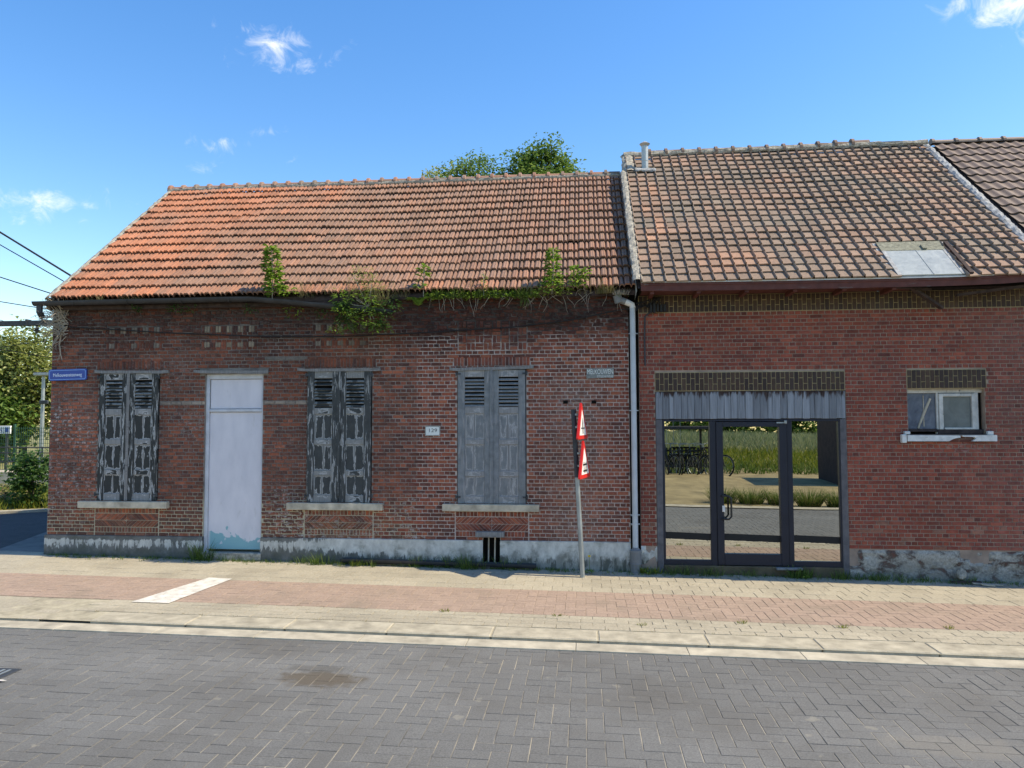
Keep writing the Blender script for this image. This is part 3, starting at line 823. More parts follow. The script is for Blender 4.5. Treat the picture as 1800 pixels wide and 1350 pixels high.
# sills and lintel beams
for a, b, k in ((-7.17, -5.84, 0), (-4.10, -2.75, 1), (-1.92, -.61, 2)):
    mb = MB(); mb.bevbox(a, b, -.085, .1, .77, .866, .006); mb.build('window_sill', 'stone_sill', H1)
for a, b, z, t in ((-6.99, -5.88, 2.70, -.005), (-5.50, -4.41, 2.685, -.008), (-3.98, -2.80, 2.70, -.003), (-1.83, -.68, 2.70, .012)):
    mb = MB(); n = 9; vs = []; fs = []
    for i in range(n + 1):
        x = a + (b - a) * i / n; dz = t * (i / n - .5) * 2 + .005 * vn(x * 6, z) + (.008 if i in (0, n) else 0); h = .022 - .008 * abs(vn(x * 9, 2))
        vs += [(x, -.045, z - h + dz), (x, -.045, z + h + dz), (x, .03, z + h + dz), (x, .03, z - h + dz)]
    for i in range(n):
        for k in range(4): fs.append((i * 4 + k, i * 4 + (k + 1) % 4, i * 4 + 4 + (k + 1) % 4, i * 4 + 4 + k)[::-1])
    fs += [(0, 1, 2, 3), (n * 4 + 3, n * 4 + 2, n * 4 + 1, n * 4)]
    mb.add(vs, fs); mb.build('lintel', 'weathered_wood', H1)
# shutters: two leaves per window
def shutter(a, b, m, broken):
    z0, z1 = .872, 2.68; st = .095
    mb = MB(); y0, y1 = -.03, .005
    mb.bevbox(a, a + st, y0, y1, z0, z1, .004); mb.bevbox(b - st, b, y0, y1, z0, z1, .004)
    rails = [(z0, z0 + .10), (1.235, 1.31), (1.665, 1.74), (2.085, 2.175), (2.585, z1)]
    fr = mb.build('shutter', m, H1); v_ = m.split('_')[1]
    for c, d in rails: MB().bevbox(a + st + .001, b - st - .001, y0 + .002, y1, c, d, .004).build('rail', 'flake_rail_' + v_, fr)
    for (c, d) in ((z0 + .10, 1.235), (1.31, 1.665), (1.74, 2.085)):
        xm = (a + b) / 2 + random.uniform(-.012, .012)
        for p, q in ((a + st, xm - .0015), (xm + .0015, b - st)):
            mb = MB(); mb.box(p, q, y0 + .012 + random.uniform(0, .004), y1 - .002, c, d, skip=('k',)); mb.build('board', 'flake_board_' + v_, fr)
    for i in range(8):
        z = 2.2 + i * .049
        t = random.uniform(-.006, .006) if not broken else random.uniform(-.012, .012)
        T = T3((a + b) / 2, -.012, z + t) @ Matrix.Rotation(R(38) + random.uniform(-.1, .1), 4, 'X')
        mb = MB(); mb.box(-(b - a) / 2 + st, (b - a) / 2 - st, -.022, .022, -.0045, .0045, T); mb.build('slat', 'flake_slat_' + v_, fr)
for i, (a, b) in enumerate(WIN):
    m = ('shutter_charcoal', 'shutter_dark', 'shutter_blue')[i]; xm = (a + b) / 2
    shutter(a + .012, xm - .004, m, i == 1); shutter(xm + .004, b - .012, m, False)
    mb = MB(); mb.box(xm - .022, xm + .02, -.042, -.031, .96 if i == 1 else .875, 2.68); mb.build('cover_strip', m if i else 'weathered_wood', H1)
    for x in (a + .02, b - .02):
        for z in (2.63, .96):
            mb = MB(); mb.box(x - .03, x + .03, -.038, -.0305, z - .012, z + .012); mb.tube([(x + (-.03 if x < xm else .03), -.04, z - .03), (x + (-.03 if x < xm else .03), -.04, z + .03)], .01, 6)
            mb.build('hinge', 'steel_dark', H1)
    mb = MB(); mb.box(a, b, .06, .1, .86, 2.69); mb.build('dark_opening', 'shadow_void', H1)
# door
mb = MB()
a, b, c, d = DOOR[0], DOOR[1], .16, DOOR[3]
for bx_ in ((a, a + .05, c, d), (b - .025, b, c, d), (a + .05, b - .025, d - .07, d), (a + .05, b - .025, 2.125, 2.165)): mb.bevbox(bx_[0], bx_[1], .02, .09, bx_[2], bx_[3], .004)
dr = mb.build('door_frame', 'frame_white', H1)
mb = MB(); mb.bevbox(a + .052, b - .027, .045, .07, .2, 2.12, .003); mb.build('door', 'door_white', dr)
mb = MB(); mb.bevbox(a + .06, b - .035, .04, .07, 2.17, d - .075, .003); mb.build('transom_panel', 'door_white', dr)
mb = MB(); mb.bevbox(a - .02, b + .02, -.06, .12, .06, .165, .01); mb.build('door_step', 'cement', H1)
for x_ in (-.25, .13):
    mb = MB(); mb.box(x_ - .032, x_ + .032, -.009, .01, 2.215, 2.258); mb.build('putlog_hole', 'shadow_void', H1)
# cellar vent
mb = MB(); mb.bevbox(-1.47, -1.08, -.07, .03, .425, .5, .006); vo = mb.build('vent_lintel', 'weathered_wood', H1)
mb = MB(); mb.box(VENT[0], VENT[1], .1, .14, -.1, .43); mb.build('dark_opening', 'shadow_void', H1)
for x in (-1.3, -1.215):
    mb = MB(); mb.tube([(x, .0, .08), (x + .005, .0, .425)], .011, 6); mb.build('vent_bar', 'twig', vo)

# ------------------------------------------------------------------ roofs
def roof_frame(x0, yE, zE, yR, zR):
    L = math.hypot(yR - yE, zR - zE); sl = Vector((0, (yR - yE) / L, (zR - zE) / L)); nm = Vector((0, -sl.z, sl.y))
    Mx = Matrix(((1, 0, 0), sl, nm)).transposed().to_4x4(); Mx.translation = (x0, yE, zE); return Mx, L
def tile_fn(prof, L, lift, th=.014):
    """prof: (x, h) section across; local y up the slope; lower end lifted on the tile below"""
    def fn(mb, T):
        n = len(prof)
        lo = [(x, -.012, h + lift) for x, h in prof]; hi = [(x, L, h) for x, h in prof]; un = [(x, -.012, h + lift - th) for x, h in prof]
        fs = [(i, i + 1, n + i + 1, n + i) for i in range(n - 1)] + [(2 * n + i, 2 * n + i + 1, i + 1, i) for i in range(n - 1)]
        fs += [(0, n, 2 * n), (n - 1, 3 * n - 1, 2 * n - 1)]
        mb.add(lo + hi + un, fs, T)
    return fn
def ridge_fn(L, r):
    def fn(mb, T):
        vs = []; fs = []; n = 8; prof = [(0, r * 1.38), (.045, r * 1.38), (.055, r), (L, r * .96)]
        for x, rr in prof:
            for k in range(n + 1):
                a = math.pi * (-.06 + 1.12 * k / n); vs.append((x, rr * math.cos(a), rr * math.sin(a)))
        for i in range(len(prof) - 1):
            for k in range(n): q = i * (n + 1) + k; fs.append((q, q + 1, q + n + 2, q + n + 1))
        fs.append(tuple(range(n + 1)))
        mb.add(vs, fs, T)
    return fn
def lumpy(mb, pts, w, h, nrm, side, seed=0, sub=.05):
    """a smeared ridge of mortar along a polyline"""
    nrm = Vector(nrm).normalized(); side = Vector(side).normalized(); vs = []; fs = []; k = 0
    P = []
    for p, q in zip(pts, pts[1:]):
        p, q = Vector(p), Vector(q); n = max(1, int((q - p).length / sub))
        P += [p.lerp(q, i / n) for i in range(n)]
    P.append(Vector(pts[-1])); S = [(-.5, -.25), (-.42, .5), (-.15, .95), (.15, 1.0), (.4, .6), (.5, -.25)]
    for i, p in enumerate(P):
        for j, (u, v) in enumerate(S):
            ww = w * (1 + .35 * vn(i * .35, j * 1.7, seed)); hh = h * (1 + .6 * vn(i * .5, j * 2.1, seed + 9))
            vs.append(p + side * u * ww + nrm * (v * hh))
    m = len(S)
    for i in range(len(P) - 1):
        for j in range(m - 1): a = i * m + j; fs.append((a, a + m, a + m + 1, a + 1))
    mb.add(vs, fs)
    return mb

# house roof
yE, zE = -.14, 3.745
MX1, L1 = roof_frame(-7.68, yE, zE, RY1, RZ1)
mb = MB()
mb.add([(-7.69, -.1, 3.72), (.69, -.1, 3.72), (.69, RY1, RZ1 - .06), (-7.69, RY1, RZ1 - .06), (.69, 6.05, 3.72), (-7.69, 6.05, 3.72),
        (-7.69, -.1, 3.66), (.69, -.1, 3.66)], [(0, 1, 2, 3), (3, 2, 4, 5), (7, 1, 0, 6)])
roof1 = mb.build('roof', 'rotten_wood', H1)
W1 = .1535; NC = 54; NR = 15; RH = L1 / NR
X0 = -7.68 + .09
p1 = [(0, -.006), (.005, .02), (.026, .034), (.045, .03), (.064, .034), (.08, .016), (.085, -.008), (.093, -.008), (.099, .016), (.112, .03), (.134, .026), (.146, .004), (W1, -.008)]
tf1 = tile_fn(p1, RH + .03, .042, .024)
items = []
for r in range(NR):
    for c in range(NC):
        x = X0 + c * W1; y = r * RH
        sag = .02 * math.sin(x * .9 + 1) * math.sin(math.pi * r / NR) + .012 * vn(x * .7, r * .3) + random.uniform(-.003, .003)
        T = MX1 @ T3(x + 7.68, y + random.uniform(-.008, .008) - (.035 if random.random() < .02 else 0), sag) @ Matrix.Rotation(random.gauss(0, .009), 4, 'Z')
        orange = sm(-5.2, -7.2, x + .9 * vn(x, r * .5) - .1 * r) + .25 * sm(11, 15, r) + .4 * max(0, vn(x * 1.7, r * 1.3, 5)) + (.55 if r == 0 and random.random() < .6 else 0)
        col = Vector((.265, .155, .108)).lerp(Vector((.41, .165, .09)), min(1, max(0, orange * .8 + random.uniform(-.2, .2))))
        if random.random() < .05: col *= .78
        w = T @ Vector((W1 / 2, RH / 2, .02)); cs = [T @ Vector(q) for q in ((0, 0, .02), (W1, 0, .02), (W1, RH, .02), (0, RH, .02))]
        items.append((proj_area(cs), 'a', tf1, T, mul(col, random.uniform(.88, 1.12) * (1 - .22 * max(0, vn(x * 2.4, r * .22, 12))))))
print('tiles 1', len(items), pieces(items, 'roof_tile', 'tile_orange', roof1))
RL = .252; nr = int(8.3 / RL); rf = ridge_fn(RL + .02, .085); items = []
for i in range(nr + 1):
    x = -7.68 + i * RL; T = T3(x, RY1, RZ1 - .0 + .012 * vn(x, 3)) @ Matrix.Rotation(random.uniform(-.015, .015), 4, 'Z')
    items.append((1, 'r', rf, T, mul(random.choice([(.3, .19, .14), (.24, .19, .15), (.34, .18, .12)]), random.uniform(.8, 1.1))))
pieces(items, 'ridge_tile', 'tile_orange', roof1)
sl1 = (MX1.to_3x3() @ Vector((0, 1, 0))); nm1 = (MX1.to_3x3() @ Vector((0, 0, 1)))
mb = MB(); lumpy(mb, [(-7.64, yE - .01, zE + .0), (-7.64, RY1, RZ1 + .01)], .13, .045, nm1, (1, 0, 0), 1); mb.box(-7.70, -7.66, -.12, -.02, 3.62, 3.78)
mb.build('verge_mortar', 'cement', roof1)
mb = MB(); lumpy(mb, [(-7.66, RY1 - .085, RZ1 - .02), (.7, RY1 - .085, RZ1 - .02)], .06, .04, nm1, sl1, 2, .07); mb.build('ridge_mortar', 'cement', roof1)
# black gutter that sags and breaks off
def half_round(mb, pts, r, th=.006, n=8):
    vs = []; fs = []; m = n + 1
    for p in pts:
        for k in range(m):
            a = math.pi + math.pi * k / n; vs.append((p[0], p[1] + r * math.cos(a), p[2] + r * math.sin(a)))
        for k in range(m):
            a = math.pi + math.pi * k / n; vs.append((p[0], p[1] + (r - th) * math.cos(a), p[2] + (r - th) * math.sin(a)))
    for i in range(len(pts) - 1):
        b0 = i * 2 * m
        for k in range(n):
            fs.append((b0 + k, b0 + k + 1, b0 + 2 * m + k + 1, b0 + 2 * m + k)); q = b0 + m
            fs.append((q + k, q + 2 * m + k, q + 2 * m + k + 1, q + k + 1))
        for k in (0, n): fs.append((b0 + k, b0 + 2 * m + k, b0 + 3 * m + k, b0 + m + k))
    for b0 in (0, (len(pts) - 1) * 2 * m):
        for k in range(n): fs.append((b0 + k, b0 + m + k, b0 + m + k + 1, b0 + k + 1))
    mb.add(vs, fs); return mb
gp = [(-7.82, -.2, 3.705), (-6.8, -.2, 3.71), (-5.77, -.2, 3.712), (-5.0, -.2, 3.715), (-4.6, -.2, 3.712), (-4.11, -.2, 3.665), (-3.3, -.2, 3.575), (-2.6, -.2, 3.50)]
mb = MB(); half_round(mb, gp, .062)
vs = [(-7.82, -.2 + .062 * math.cos(math.pi + math.pi * k / 8), 3.705 + .062 * math.sin(math.pi + math.pi * k / 8)) for k in range(9)]; mb.add(vs, [tuple(range(9))])
gt = mb.build('gutter', 'gutter_grey', H1)
for x in (-7.2, -6.4, -5.6, -4.9):
    mb = MB(); half_round(mb, [(x - .012, -.2, 3.708), (x + .012, -.2, 3.708)], .067); mb.tube([(x, -.14, 3.71), (x, .02, 3.73)], .007, 5); mb.build('gutter_bracket', 'gutter_grey', gt)
mb = MB(); mb.tube([(-7.74, -.2, 3.65), (-7.74, -.2, 3.56), (-7.76, -.12, 3.5)], .042, 10); mb.build('gutter_outlet', 'gutter_grey', gt)
mb = MB(); mb.box(-7.66, -2.6, -.095, -.0, 3.60, 3.655); mb.build('eaves_board', 'rotten_wood', roof1)
mb = MB(); n = 60; vs = []; fs = []
for i in range(n + 1):
    x = -2.62 + 3.2 * i / n
    for y, z in ((-.01, 3.655), (-.09, 3.675), (-.1, 3.71), (-.08, 3.735)): vs.append((x, y + .03 * vn(x * 9, z * 9), z + .03 * vn(x * 11, y * 30)))
for i in range(n):
    for k in range(3): q = i * 4 + k; fs.append((q, q + 4, q + 5, q + 1))
mb.add(vs, fs); mb.build('eaves_debris', 'rotten_wood', roof1)
# downspout
mb = MB(); mb.tube([(.652, -.06, 3.50), (.658, -.06, .26)], .037, 14); ds = mb.build('downspout', 'pvc_grey', H1, smooth=False)
mb = MB(); mb.tube([(.655, -.06, 3.49), (.645, -.06, 3.535), (.60, -.07, 3.555), (.555, -.075, 3.575)], .041, 12); mb.build('elbow', 'white_plastic', ds)
mb = MB(); mb.tube([(.56, -.075, 3.572), (.49, -.08, 3.60), (.46, -.085, 3.605)], .045, 12); mb.tube([(.475, -.085, 3.56), (.45, -.09, 3.66)], .058, 12); mb.build('outlet', 'pvc_dark', ds)
for z in (3.15, 2.12, .74, .62):
    mb = MB(); mb.tube([(.6535, -.06, z - .009), (.6535, -.06, z + .009)], .043, 14); mb.box(.60, .72, -.03, -.02, z - .006, z + .006); mb.build('clip', 'pvc_grey', ds)
mb = MB(); mb.lathe([(.04, .32), (.05, .30), (.078, .285), (.08, .25), (.076, .245), (.076, .12), (.08, .115), (.08, .105), (.068, .10), (.068, -.05)], 16, T3(.66, -.065, .0)); mb.build('drain_socket', 'pvc_dark', ds)

# ================================================================== THE WORKSHOP NEXT DOOR
H2 = thing('workshop_building', 'red brick workshop with brown tiled roof, boarded lintel and mirrored glass door', 'building')
OPN = (.945, 3.385, -.2, 2.372); WND = (4.155, 5.10, 1.80, 2.383)
holes2 = [OPN, WND]
wall2 = wall_slab(.735, 5.86, -.35, 3.66, 0, .26, holes2, .14).build('wall', 'mortar_grey', H2)
items = []
RR = [(0.2695, 0.0588, 0.0331), (0.231, 0.05, 0.0304), (0.3025, 0.0735, 0.0414), (0.1925, 0.0451, 0.0304), (0.253, 0.0617, 0.0377)]
def colR(x, z):
    c = Vector(random.choice(RR)); k = random.uniform(.86, 1.14) * (1 + .22 * vn(x * .8, z * 1.1, 21)) * (1 - .25 * sm(.1, .5, vn(x * 2.6, z * .35, 23)))
    if random.random() < .05: k *= .65
    if z < .75 and random.random() < .12 + .1 * max(0, vn(x * 1.5, z * 3)): c = Vector((.27, .11, .07))
    haze_ = sm(4.6, 5.8, x + .4 * vn(x, z * 2)) * .35; c = c.lerp(Vector((.2, .105, .09)), haze_)
    return mul(c, k, 1 - (.06 + .3 * math.exp(-(((x - 4.75) / .3) ** 2 + ((z - 1.62) / .08) ** 2))))
def colB(x, z): return mul(random.choice([(.062, .037, .026), (.075, .045, .03), (.05, .032, .026)]), random.uniform(.85, 1.15))
BANDS = [(.735, 5.86, 3.425, 3.66), (.942, 3.382, 2.375, 2.627), (4.152, 5.125, 2.386, 2.635)]
courses(items, .735, 5.86, .33, 3.425, .0512, .1535, holes2 + BANDS[1:], colR, joint=.0105)
for a, b, c, d in BANDS:
    mb = MB(); mb.box(a, b, -.003, .02, c, d, skip=('k',)); mb.build('band_mortar', 'mortar_ochre', wall2)
    soldiers(items, a + .004, b - .004, c + .004, d - .004, .0575, colB, y=-.009, joint=.008, stagger=True)
print('bricks H2', len(items), pieces(items, 'brick', 'brick_red', wall2))
# flaking plinth, bare bricks showing
def lump_plinth(a, b, zt, seed):
    mb = MB(); nx = int((b - a) / .03); nz = 12; vs = []; fs = []
    for i in range(nx + 1):
        x = a + (b - a) * i / nx
        for j in range(nz + 1):
            z = -.25 + (zt + .25) * j / nz
            d = -.018 + .02 * vn(x * 4.5, z * 7, seed) + .008 * vn(x * 15, z * 18, seed)
            if vn(x * 3.1, z * 6, seed + 4) > .22 and z > .02: d += .022
            vs.append((x, d if j < nz else .005, z + (.008 * vn(x * 8, 3) if j == nz else 0)))
    for i in range(nx):
        for j in range(nz): q = i * (nz + 1) + j; fs.append((q, q + nz + 1, q + nz + 2, q + 1))
    return mb.add(vs, fs)
lump_plinth(.735, .945, .345, 2).build('plinth', 'plinth_render', H2)
lump_plinth(3.385, 5.86, .33, 6).build('plinth', 'plinth_flaking', H2)
# timber posts and weathered boards over the door
for a, b in ((.948, 1.03), (3.305, 3.383)):
    mb = MB(); mb.bevbox(a, b, -.012, .09, -.1, 2.0, .005); mb.build('post', 'post_wood', H2)
x = .95
bd = MB().box(.948, 3.382, .03, .06, 2.0, 2.37).build('board_backing', 'rotten_wood', H2)
while x < 3.37:
    w = random.choice([.062, .085, .09, .095, .1]); w = min(w, 3.381 - x)
    if w < .02: break
    k = random.uniform(.75, 1.25); mb = MB(); mb.cur = (.2 * k, .215 * k, .235 * k, 1)
    mb.bevbox(x, x + w - .003, -.012 + random.uniform(-.003, .003), .03, 2.004 + random.uniform(0, .006), 2.366, .003); mb.build('plank', 'grey_boards', bd); x += w
# glazed screen
FR = [(1.03, 3.305, 1.972, 2.0), (1.03, 1.06, .09, 1.972), (3.285, 3.305, .09, 1.972), (1.645, 1.725, .09, 1.972), (2.635, 2.70, .09, 1.972), (1.06, 1.645, .09, .158), (2.70, 3.285, .09, .158)]
mb = MB()
for a, b, c, d in FR: mb.bevbox(a, b, -.004, .055, c, d, .003)
sc_ = mb.build('glazed_screen', 'alu_frame', H2)
TL = R(-.30)
def pane(a, b, c, d, par, y=.03):
    mb = MB(); h = (d - c) / 2; T = T3(0, y, (c + d) / 2) @ Matrix.Rotation(TL, 4, 'X')
    mb.add([(a, 0, -h), (b, 0, -h), (b, 0, h), (a, 0, h)], [(0, 1, 2, 3)], T)
    mb.add([(a, .008, -h), (b, .008, -h), (b, .008, h), (a, .008, h)], [(3, 2, 1, 0)], T)
    return mb.build('pane', 'mirror_glass', par)
pane(1.06, 1.645, .158, 1.972, sc_); pane(2.70, 3.285, .158, 1.972, sc_)
mb = MB()
for a, b, c, d in ((1.728, 1.815, .10, 1.965), (2.535, 2.632, .10, 1.965), (1.815, 2.535, 1.90, 1.965), (1.815, 2.535, .10, .245)): mb.bevbox(a, b, -.018, .045, c, d, .004)
door2 = mb.build('glass_door', 'alu_frame', H2)
pane(1.815, 2.535, .245, 1.90, door2)
mb = MB(); mb.tube([(1.79, -.02, 1.0), (1.79, -.05, 1.0), (1.86, -.075, 1.0), (1.895, -.08, .97), (1.895, -.08, .735), (1.865, -.075, .70), (1.79, -.05, .70), (1.79, -.02, .70)], .013, 8); mb.build('handle', 'black_metal', door2)
mb = MB(); mb.bevbox(1.79, 1.825, -.03, -.019, .79, .87, .003); mb.build('lock_plate', 'white_plastic', door2)
mb = MB(); mb.box(2.5, 2.61, -.032, -.019, 1.945, 1.962); mb.bevbox(2.595, 2.63, -.045, -.02, 1.94, 1.985, .004); mb.build('door_closer', 'galvanised', door2)
mb = MB(); mb.bevbox(2.45, 2.78, -.09, .0, .055, .088, .008); mb.build('threshold', 'pvc_dark', H2)
mb = MB(); mb.bevbox(1.03, 3.31, -.03, .1, -.1, .088, .01); mb.build('door_step', 'earth', H2)
for a, b, c, d, par in ((1.062, 1.643, .42, .505, sc_), (1.817, 2.533, .405, .49, door2), (2.702, 3.283, .395, .48, sc_)):  # dark band of the mirrored street, painted onto each pane as a solid strip
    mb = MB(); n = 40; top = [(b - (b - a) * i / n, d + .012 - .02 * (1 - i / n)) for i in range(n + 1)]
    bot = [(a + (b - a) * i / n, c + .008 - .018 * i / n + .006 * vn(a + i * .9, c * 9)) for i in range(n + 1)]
    mb.prism(bot + top, .0235, .0245); mb.build('painted_reflection', 'reflection_black', par)
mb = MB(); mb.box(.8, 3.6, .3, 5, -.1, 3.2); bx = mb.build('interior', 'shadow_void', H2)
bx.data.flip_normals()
# small window
mb = MB()
a, b, c, d = WND
for p, q, r, s in ((a, b, d - .05, d), (a, a + .02, c, d - .05), (b - .09, b - .05, c, d - .05), (4.535, 4.56, c, d - .05)): mb.bevbox(p, q, .06, .12, r, s, .003)
wf = mb.build('window', 'window_paint', H2)
mb = MB()
for p, q, r, s in ((4.563, 4.615, 1.86, 2.325), (4.965, 5.008, 1.86, 2.325), (4.615, 4.965, 2.285, 2.325), (4.615, 4.965, 1.86, 1.885)): mb.bevbox(p, q, .045, .09, r, s, .004)
mb.build('sash', 'window_paint', wf)
mb = MB(); mb.box(a + .02, 4.535, .085, .09, 1.87, d - .05); mb.build('pane', 'plastic_sheet', wf)
mb = MB(); mb.box(4.615, 4.965, .075, .08, 1.885, 2.285); mb.build('pane', 'frosted_pane', wf)
mb = MB(); mb.tube([(4.31, .08, 1.875), (4.39, .08, 2.08), (4.47, .08, 2.26)], [.012, .018, .014], 6); mb.tube([(4.385, .082, 1.9), (4.385, .082, 2.3)], .006, 5); mb.build('lath', 'stone_sill', wf)
mb = MB(); mb.bevbox(a, 4.54, .05, .11, 1.83, 1.87, .006); mb.bevbox(4.54, 5.09, .04, .1, 1.80, 1.862, .006); mb.build('rotten_rail', 'rotten_wood', wf)
mb = MB(); mb.box(b - .05, b, .1, .14, c, d); mb.box(a, b, .12, .14, c, d); mb.build('dark_opening', 'shadow_void', H2)
mb = MB(); mb.bevbox(4.11, 5.2, -.02, .12, 1.702, 1.80, .006); sl_ = mb.build('window_sill', 'gable_brick', H2)
def slab(poly): return MB().prism(poly, -.065, -.021)
slab([(4.118, 1.712), (4.62, 1.712), (4.66, 1.735), (4.70, 1.75), (4.76, 1.758), (4.76, 1.785), (4.118, 1.79)]).build('sill_slab', 'sill_paint', sl_)
slab([(4.90, 1.712), (5.2, 1.712), (5.2, 1.79), (4.77, 1.785), (4.80, 1.768), (4.93, 1.765), (4.95, 1.745)]).build('sill_slab', 'sill_paint', sl_)
mb = MB(); mb.bevbox(4.05, 4.107, -.07, .0, 1.69, 1.80, .008); mb.build('sill_end', 'sill_paint', sl_)
mb = MB(); mb.bevbox(4.09, 4.16, -.05, .02, 1.80, 1.84, .006); mb.build('sill_end', 'sill_paint', sl_)
mb = MB(); mb.bevbox(5.1, 5.17, -.05, .02, 1.79, 1.84, .006); mb.build('sill_end', 'sill_paint', sl_)

# roof of the workshop
yE2, zE2, yR2, zR2 = -.45, 3.755, 2.95, 6.645
MX2, L2 = roof_frame(.70, yE2, zE2, yR2, zR2)
mb = MB()
mb.add([(.70, -.42, 3.69), (5.86, -.42, 3.69), (5.86, yR2, zR2 - .07), (.70, yR2, zR2 - .07), (5.86, 6.3, 3.75), (.70, 6.3, 3.75)], [(0, 1, 2, 3), (3, 2, 4, 5)])
roof2 = mb.build('roof', 'rotten_wood', H2)
mb = MB(); mb.add([(.705, .26, 0), (.705, 6.2, 0), (.705, 6.2, 3.7), (.705, yR2, zR2 - .04), (.705, .26, 3.7)], [(0, 1, 2, 3, 4)]); mb.build('gable_wall', 'gable_brick', H2)
W2 = .1525; NC2 = 33; NR2 = 23; RH2 = L2 / NR2
p2 = [(0, .002), (.003, .028), (.011, .036), (.019, .028), (.023, .0), (.08, .002), (.145, .004), (W2, .004)]
tf2 = tile_fn(p2, RH2 + .03, .03, .02)
items = []
SK = (3.93, 4.74, -.44, .225)
for r in range(NR2):
    for c in range(NC2):
        x = .735 + c * W2; y = r * RH2; cy = yE2 + (y + RH2 / 2) / L2 * (yR2 - yE2)
        if SK[0] - .06 < x + W2 / 2 < SK[1] + .02 and cy < SK[3]: continue
        sag = -.03 * math.sin(math.pi * r / NR2) * math.exp(-((x - 3.2) / 1.6) ** 2) + .014 * vn(x * .8, r * .35, 7) + random.uniform(-.003, .003)
        T = MX2 @ T3(x - .70, y + random.uniform(-.006, .006) - (.03 if random.random() < .025 else 0), sag) @ Matrix.Rotation(random.gauss(0, .018), 4, 'Z')
        col = Vector((.262, .185, .135)).lerp(Vector((.225, .178, .136)), sm(-.2, .3, vn(x * .9, r * .25, 3)))  .lerp(Vector((.305, .195, .138)), sm(0, .4, vn(x * 1.5, r * .5, 8)))
        hot = (.8 if c in (1, 2) and 3 < r < 17 and random.random() < .55 else 0) + max(0, 1 - math.hypot((x - 2.0) / .7, (r - 2.5) / 2.5)) * 1.1
        if x > 4.2: hot += .25 * sm(0, .3, vn(x * 2, r * .6, 2))
        col = col.lerp(Vector((.42, .235, .15)), max(0, min(.85, hot * random.uniform(.3, 1.1))))
        cs = [T @ Vector(q) for q in ((0, 0, .02), (W2, 0, .02), (W2, RH2, .02), (0, RH2, .02))]
        items.append((proj_area(cs), 'b', tf2, T, mul(col, random.uniform(.84, 1.16))))
print('tiles 2', len(items), pieces(items, 'roof_tile', 'tile_brown', roof2))
items = []; rf2 = ridge_fn(.30, .08)
for i in range(14):
    x = 1.15 + i * .285
    if x > 4.85: break
    items.append((1, 'r', rf2, T3(x, yR2, zR2 + .0 + .05 * sm(3.0, 5, x)) @ Matrix.Rotation(random.uniform(-.03, .03) - (.04 if x > 4.4 else 0), 4, 'Y'), mul((.24, .165, .125), random.uniform(.7, 1.1))))
pieces(items, 'ridge_tile', 'tile_brown', roof2)
sl2 = (MX2.to_3x3() @ Vector((0, 1, 0))); nm2 = (MX2.to_3x3() @ Vector((0, 0, 1)))
mb = MB(); lumpy(mb, [(.72, yR2 - .05, zR2 - .0), (5.8, yR2 - .05, zR2 + .03)], .12, .045, nm2, sl2, 4, .06)
mb.box(4.85, 5.35, yR2 - .1, yR2 + .1, zR2 + .03, zR2 + .055); mb.build('ridge_mortar', 'cement', roof2)
mb = MB(); lumpy(mb, [MX2 @ Vector((.0, .03, .012)), MX2 @ Vector((-.005, L2 * .83, .012))], .12, .03, nm2, (1, 0, 0), 5); mb.build('verge_mortar', 'cement', roof2)
mb = MB(); mb.add([(.69, -.42, 3.66), (.69, yR2, zR2 - .1), (.69, yR2, zR2 - .4), (.69, .0, 3.6)], [(0, 1, 2, 3)]); mb.build('verge_edge', 'cement', roof2)
mb = MB(); p0 = MX2 @ Vector((.0, L2 * .835, -.02)); 
lumpy(mb, [MX2 @ Vector((.09, L2 * .83, .0)), MX2 @ Vector((.09, L2, .0))], .22, .05, nm2, (1, 0, 0), 11)
lumpy(mb, [MX2 @ Vector((.0, L2 * .845, .02)), MX2 @ Vector((.5, L2 * .845, .02))], .05, .025, nm2, sl2, 12); mb.build('verge_mortar', 'cement', roof2)
mb = MB(); pv_ = [MX2 @ Vector((5.08, L2 * t, .01)) for t in (.0, .25, .5, .75, 1.)]; lumpy(mb, pv_, .125, .04, nm2, (1, 0, 0), 6, .04); mb.build('lead_valley', 'lead', roof2)
# skylight
def onroof(x, y, h): t = (y - yE2) / (yR2 - yE2) * L2; return MX2 @ Vector((x - .70, t, h))
def roofbox(mb, x0, x1, y0, y1, h0, h1):
    vs = [onroof(x0, y0, h0), onroof(x1, y0, h0), onroof(x1, y1, h0), onroof(x0, y1, h0), onroof(x0, y0, h1), onroof(x1, y0, h1), onroof(x1, y1, h1), onroof(x0, y1, h1)]
    return mb.add(vs, [(3, 2, 1, 0), (4, 5, 6, 7), (0, 1, 5, 4), (1, 2, 6, 5), (2, 3, 7, 6), (3, 0, 4, 7)])
mb = MB(); roofbox(mb, 3.86, 4.80, -.44, .24, .0, .008); sk = mb.build('skylight', 'lead', H2)
mat('roof_glass', f_dusty((.26, .28, .26), (.4, .42, .38)), spec=.8)
mat('felt_moss', color=(.2, .2, .15), rough=.95, bump=.6, vary=.4, vscale=24)
mb = MB(); roofbox(mb, 3.95, 4.66, -.435, .05, .01, .026); mb.build('pane', 'roof_glass', sk)
mb = MB(); roofbox(mb, 4.325, 4.337, -.43, .045, .026, .031); mb.build('glazing_bar', 'roof_glass', sk)
mb = MB(); roofbox(mb, 3.90, 3.949, -.437, .05, .01, .03); roofbox(mb, 4.661, 4.72, -.437, .05, .01, .03); mb.build('skylight_frame', 'lead', sk)
mb = MB(); roofbox(mb, 3.9, 4.72, .051, .235, .012, .03); roofbox(mb, 4.42, 4.47, .06, .14, .03, .05); mb.build('skylight_flashing', 'felt_moss', sk)
mb = MB(); roofbox(mb, 4.74, 4.79, -.44, .2, .01, .05); mb.build('lifted_tiles', 'rotten_wood', sk)
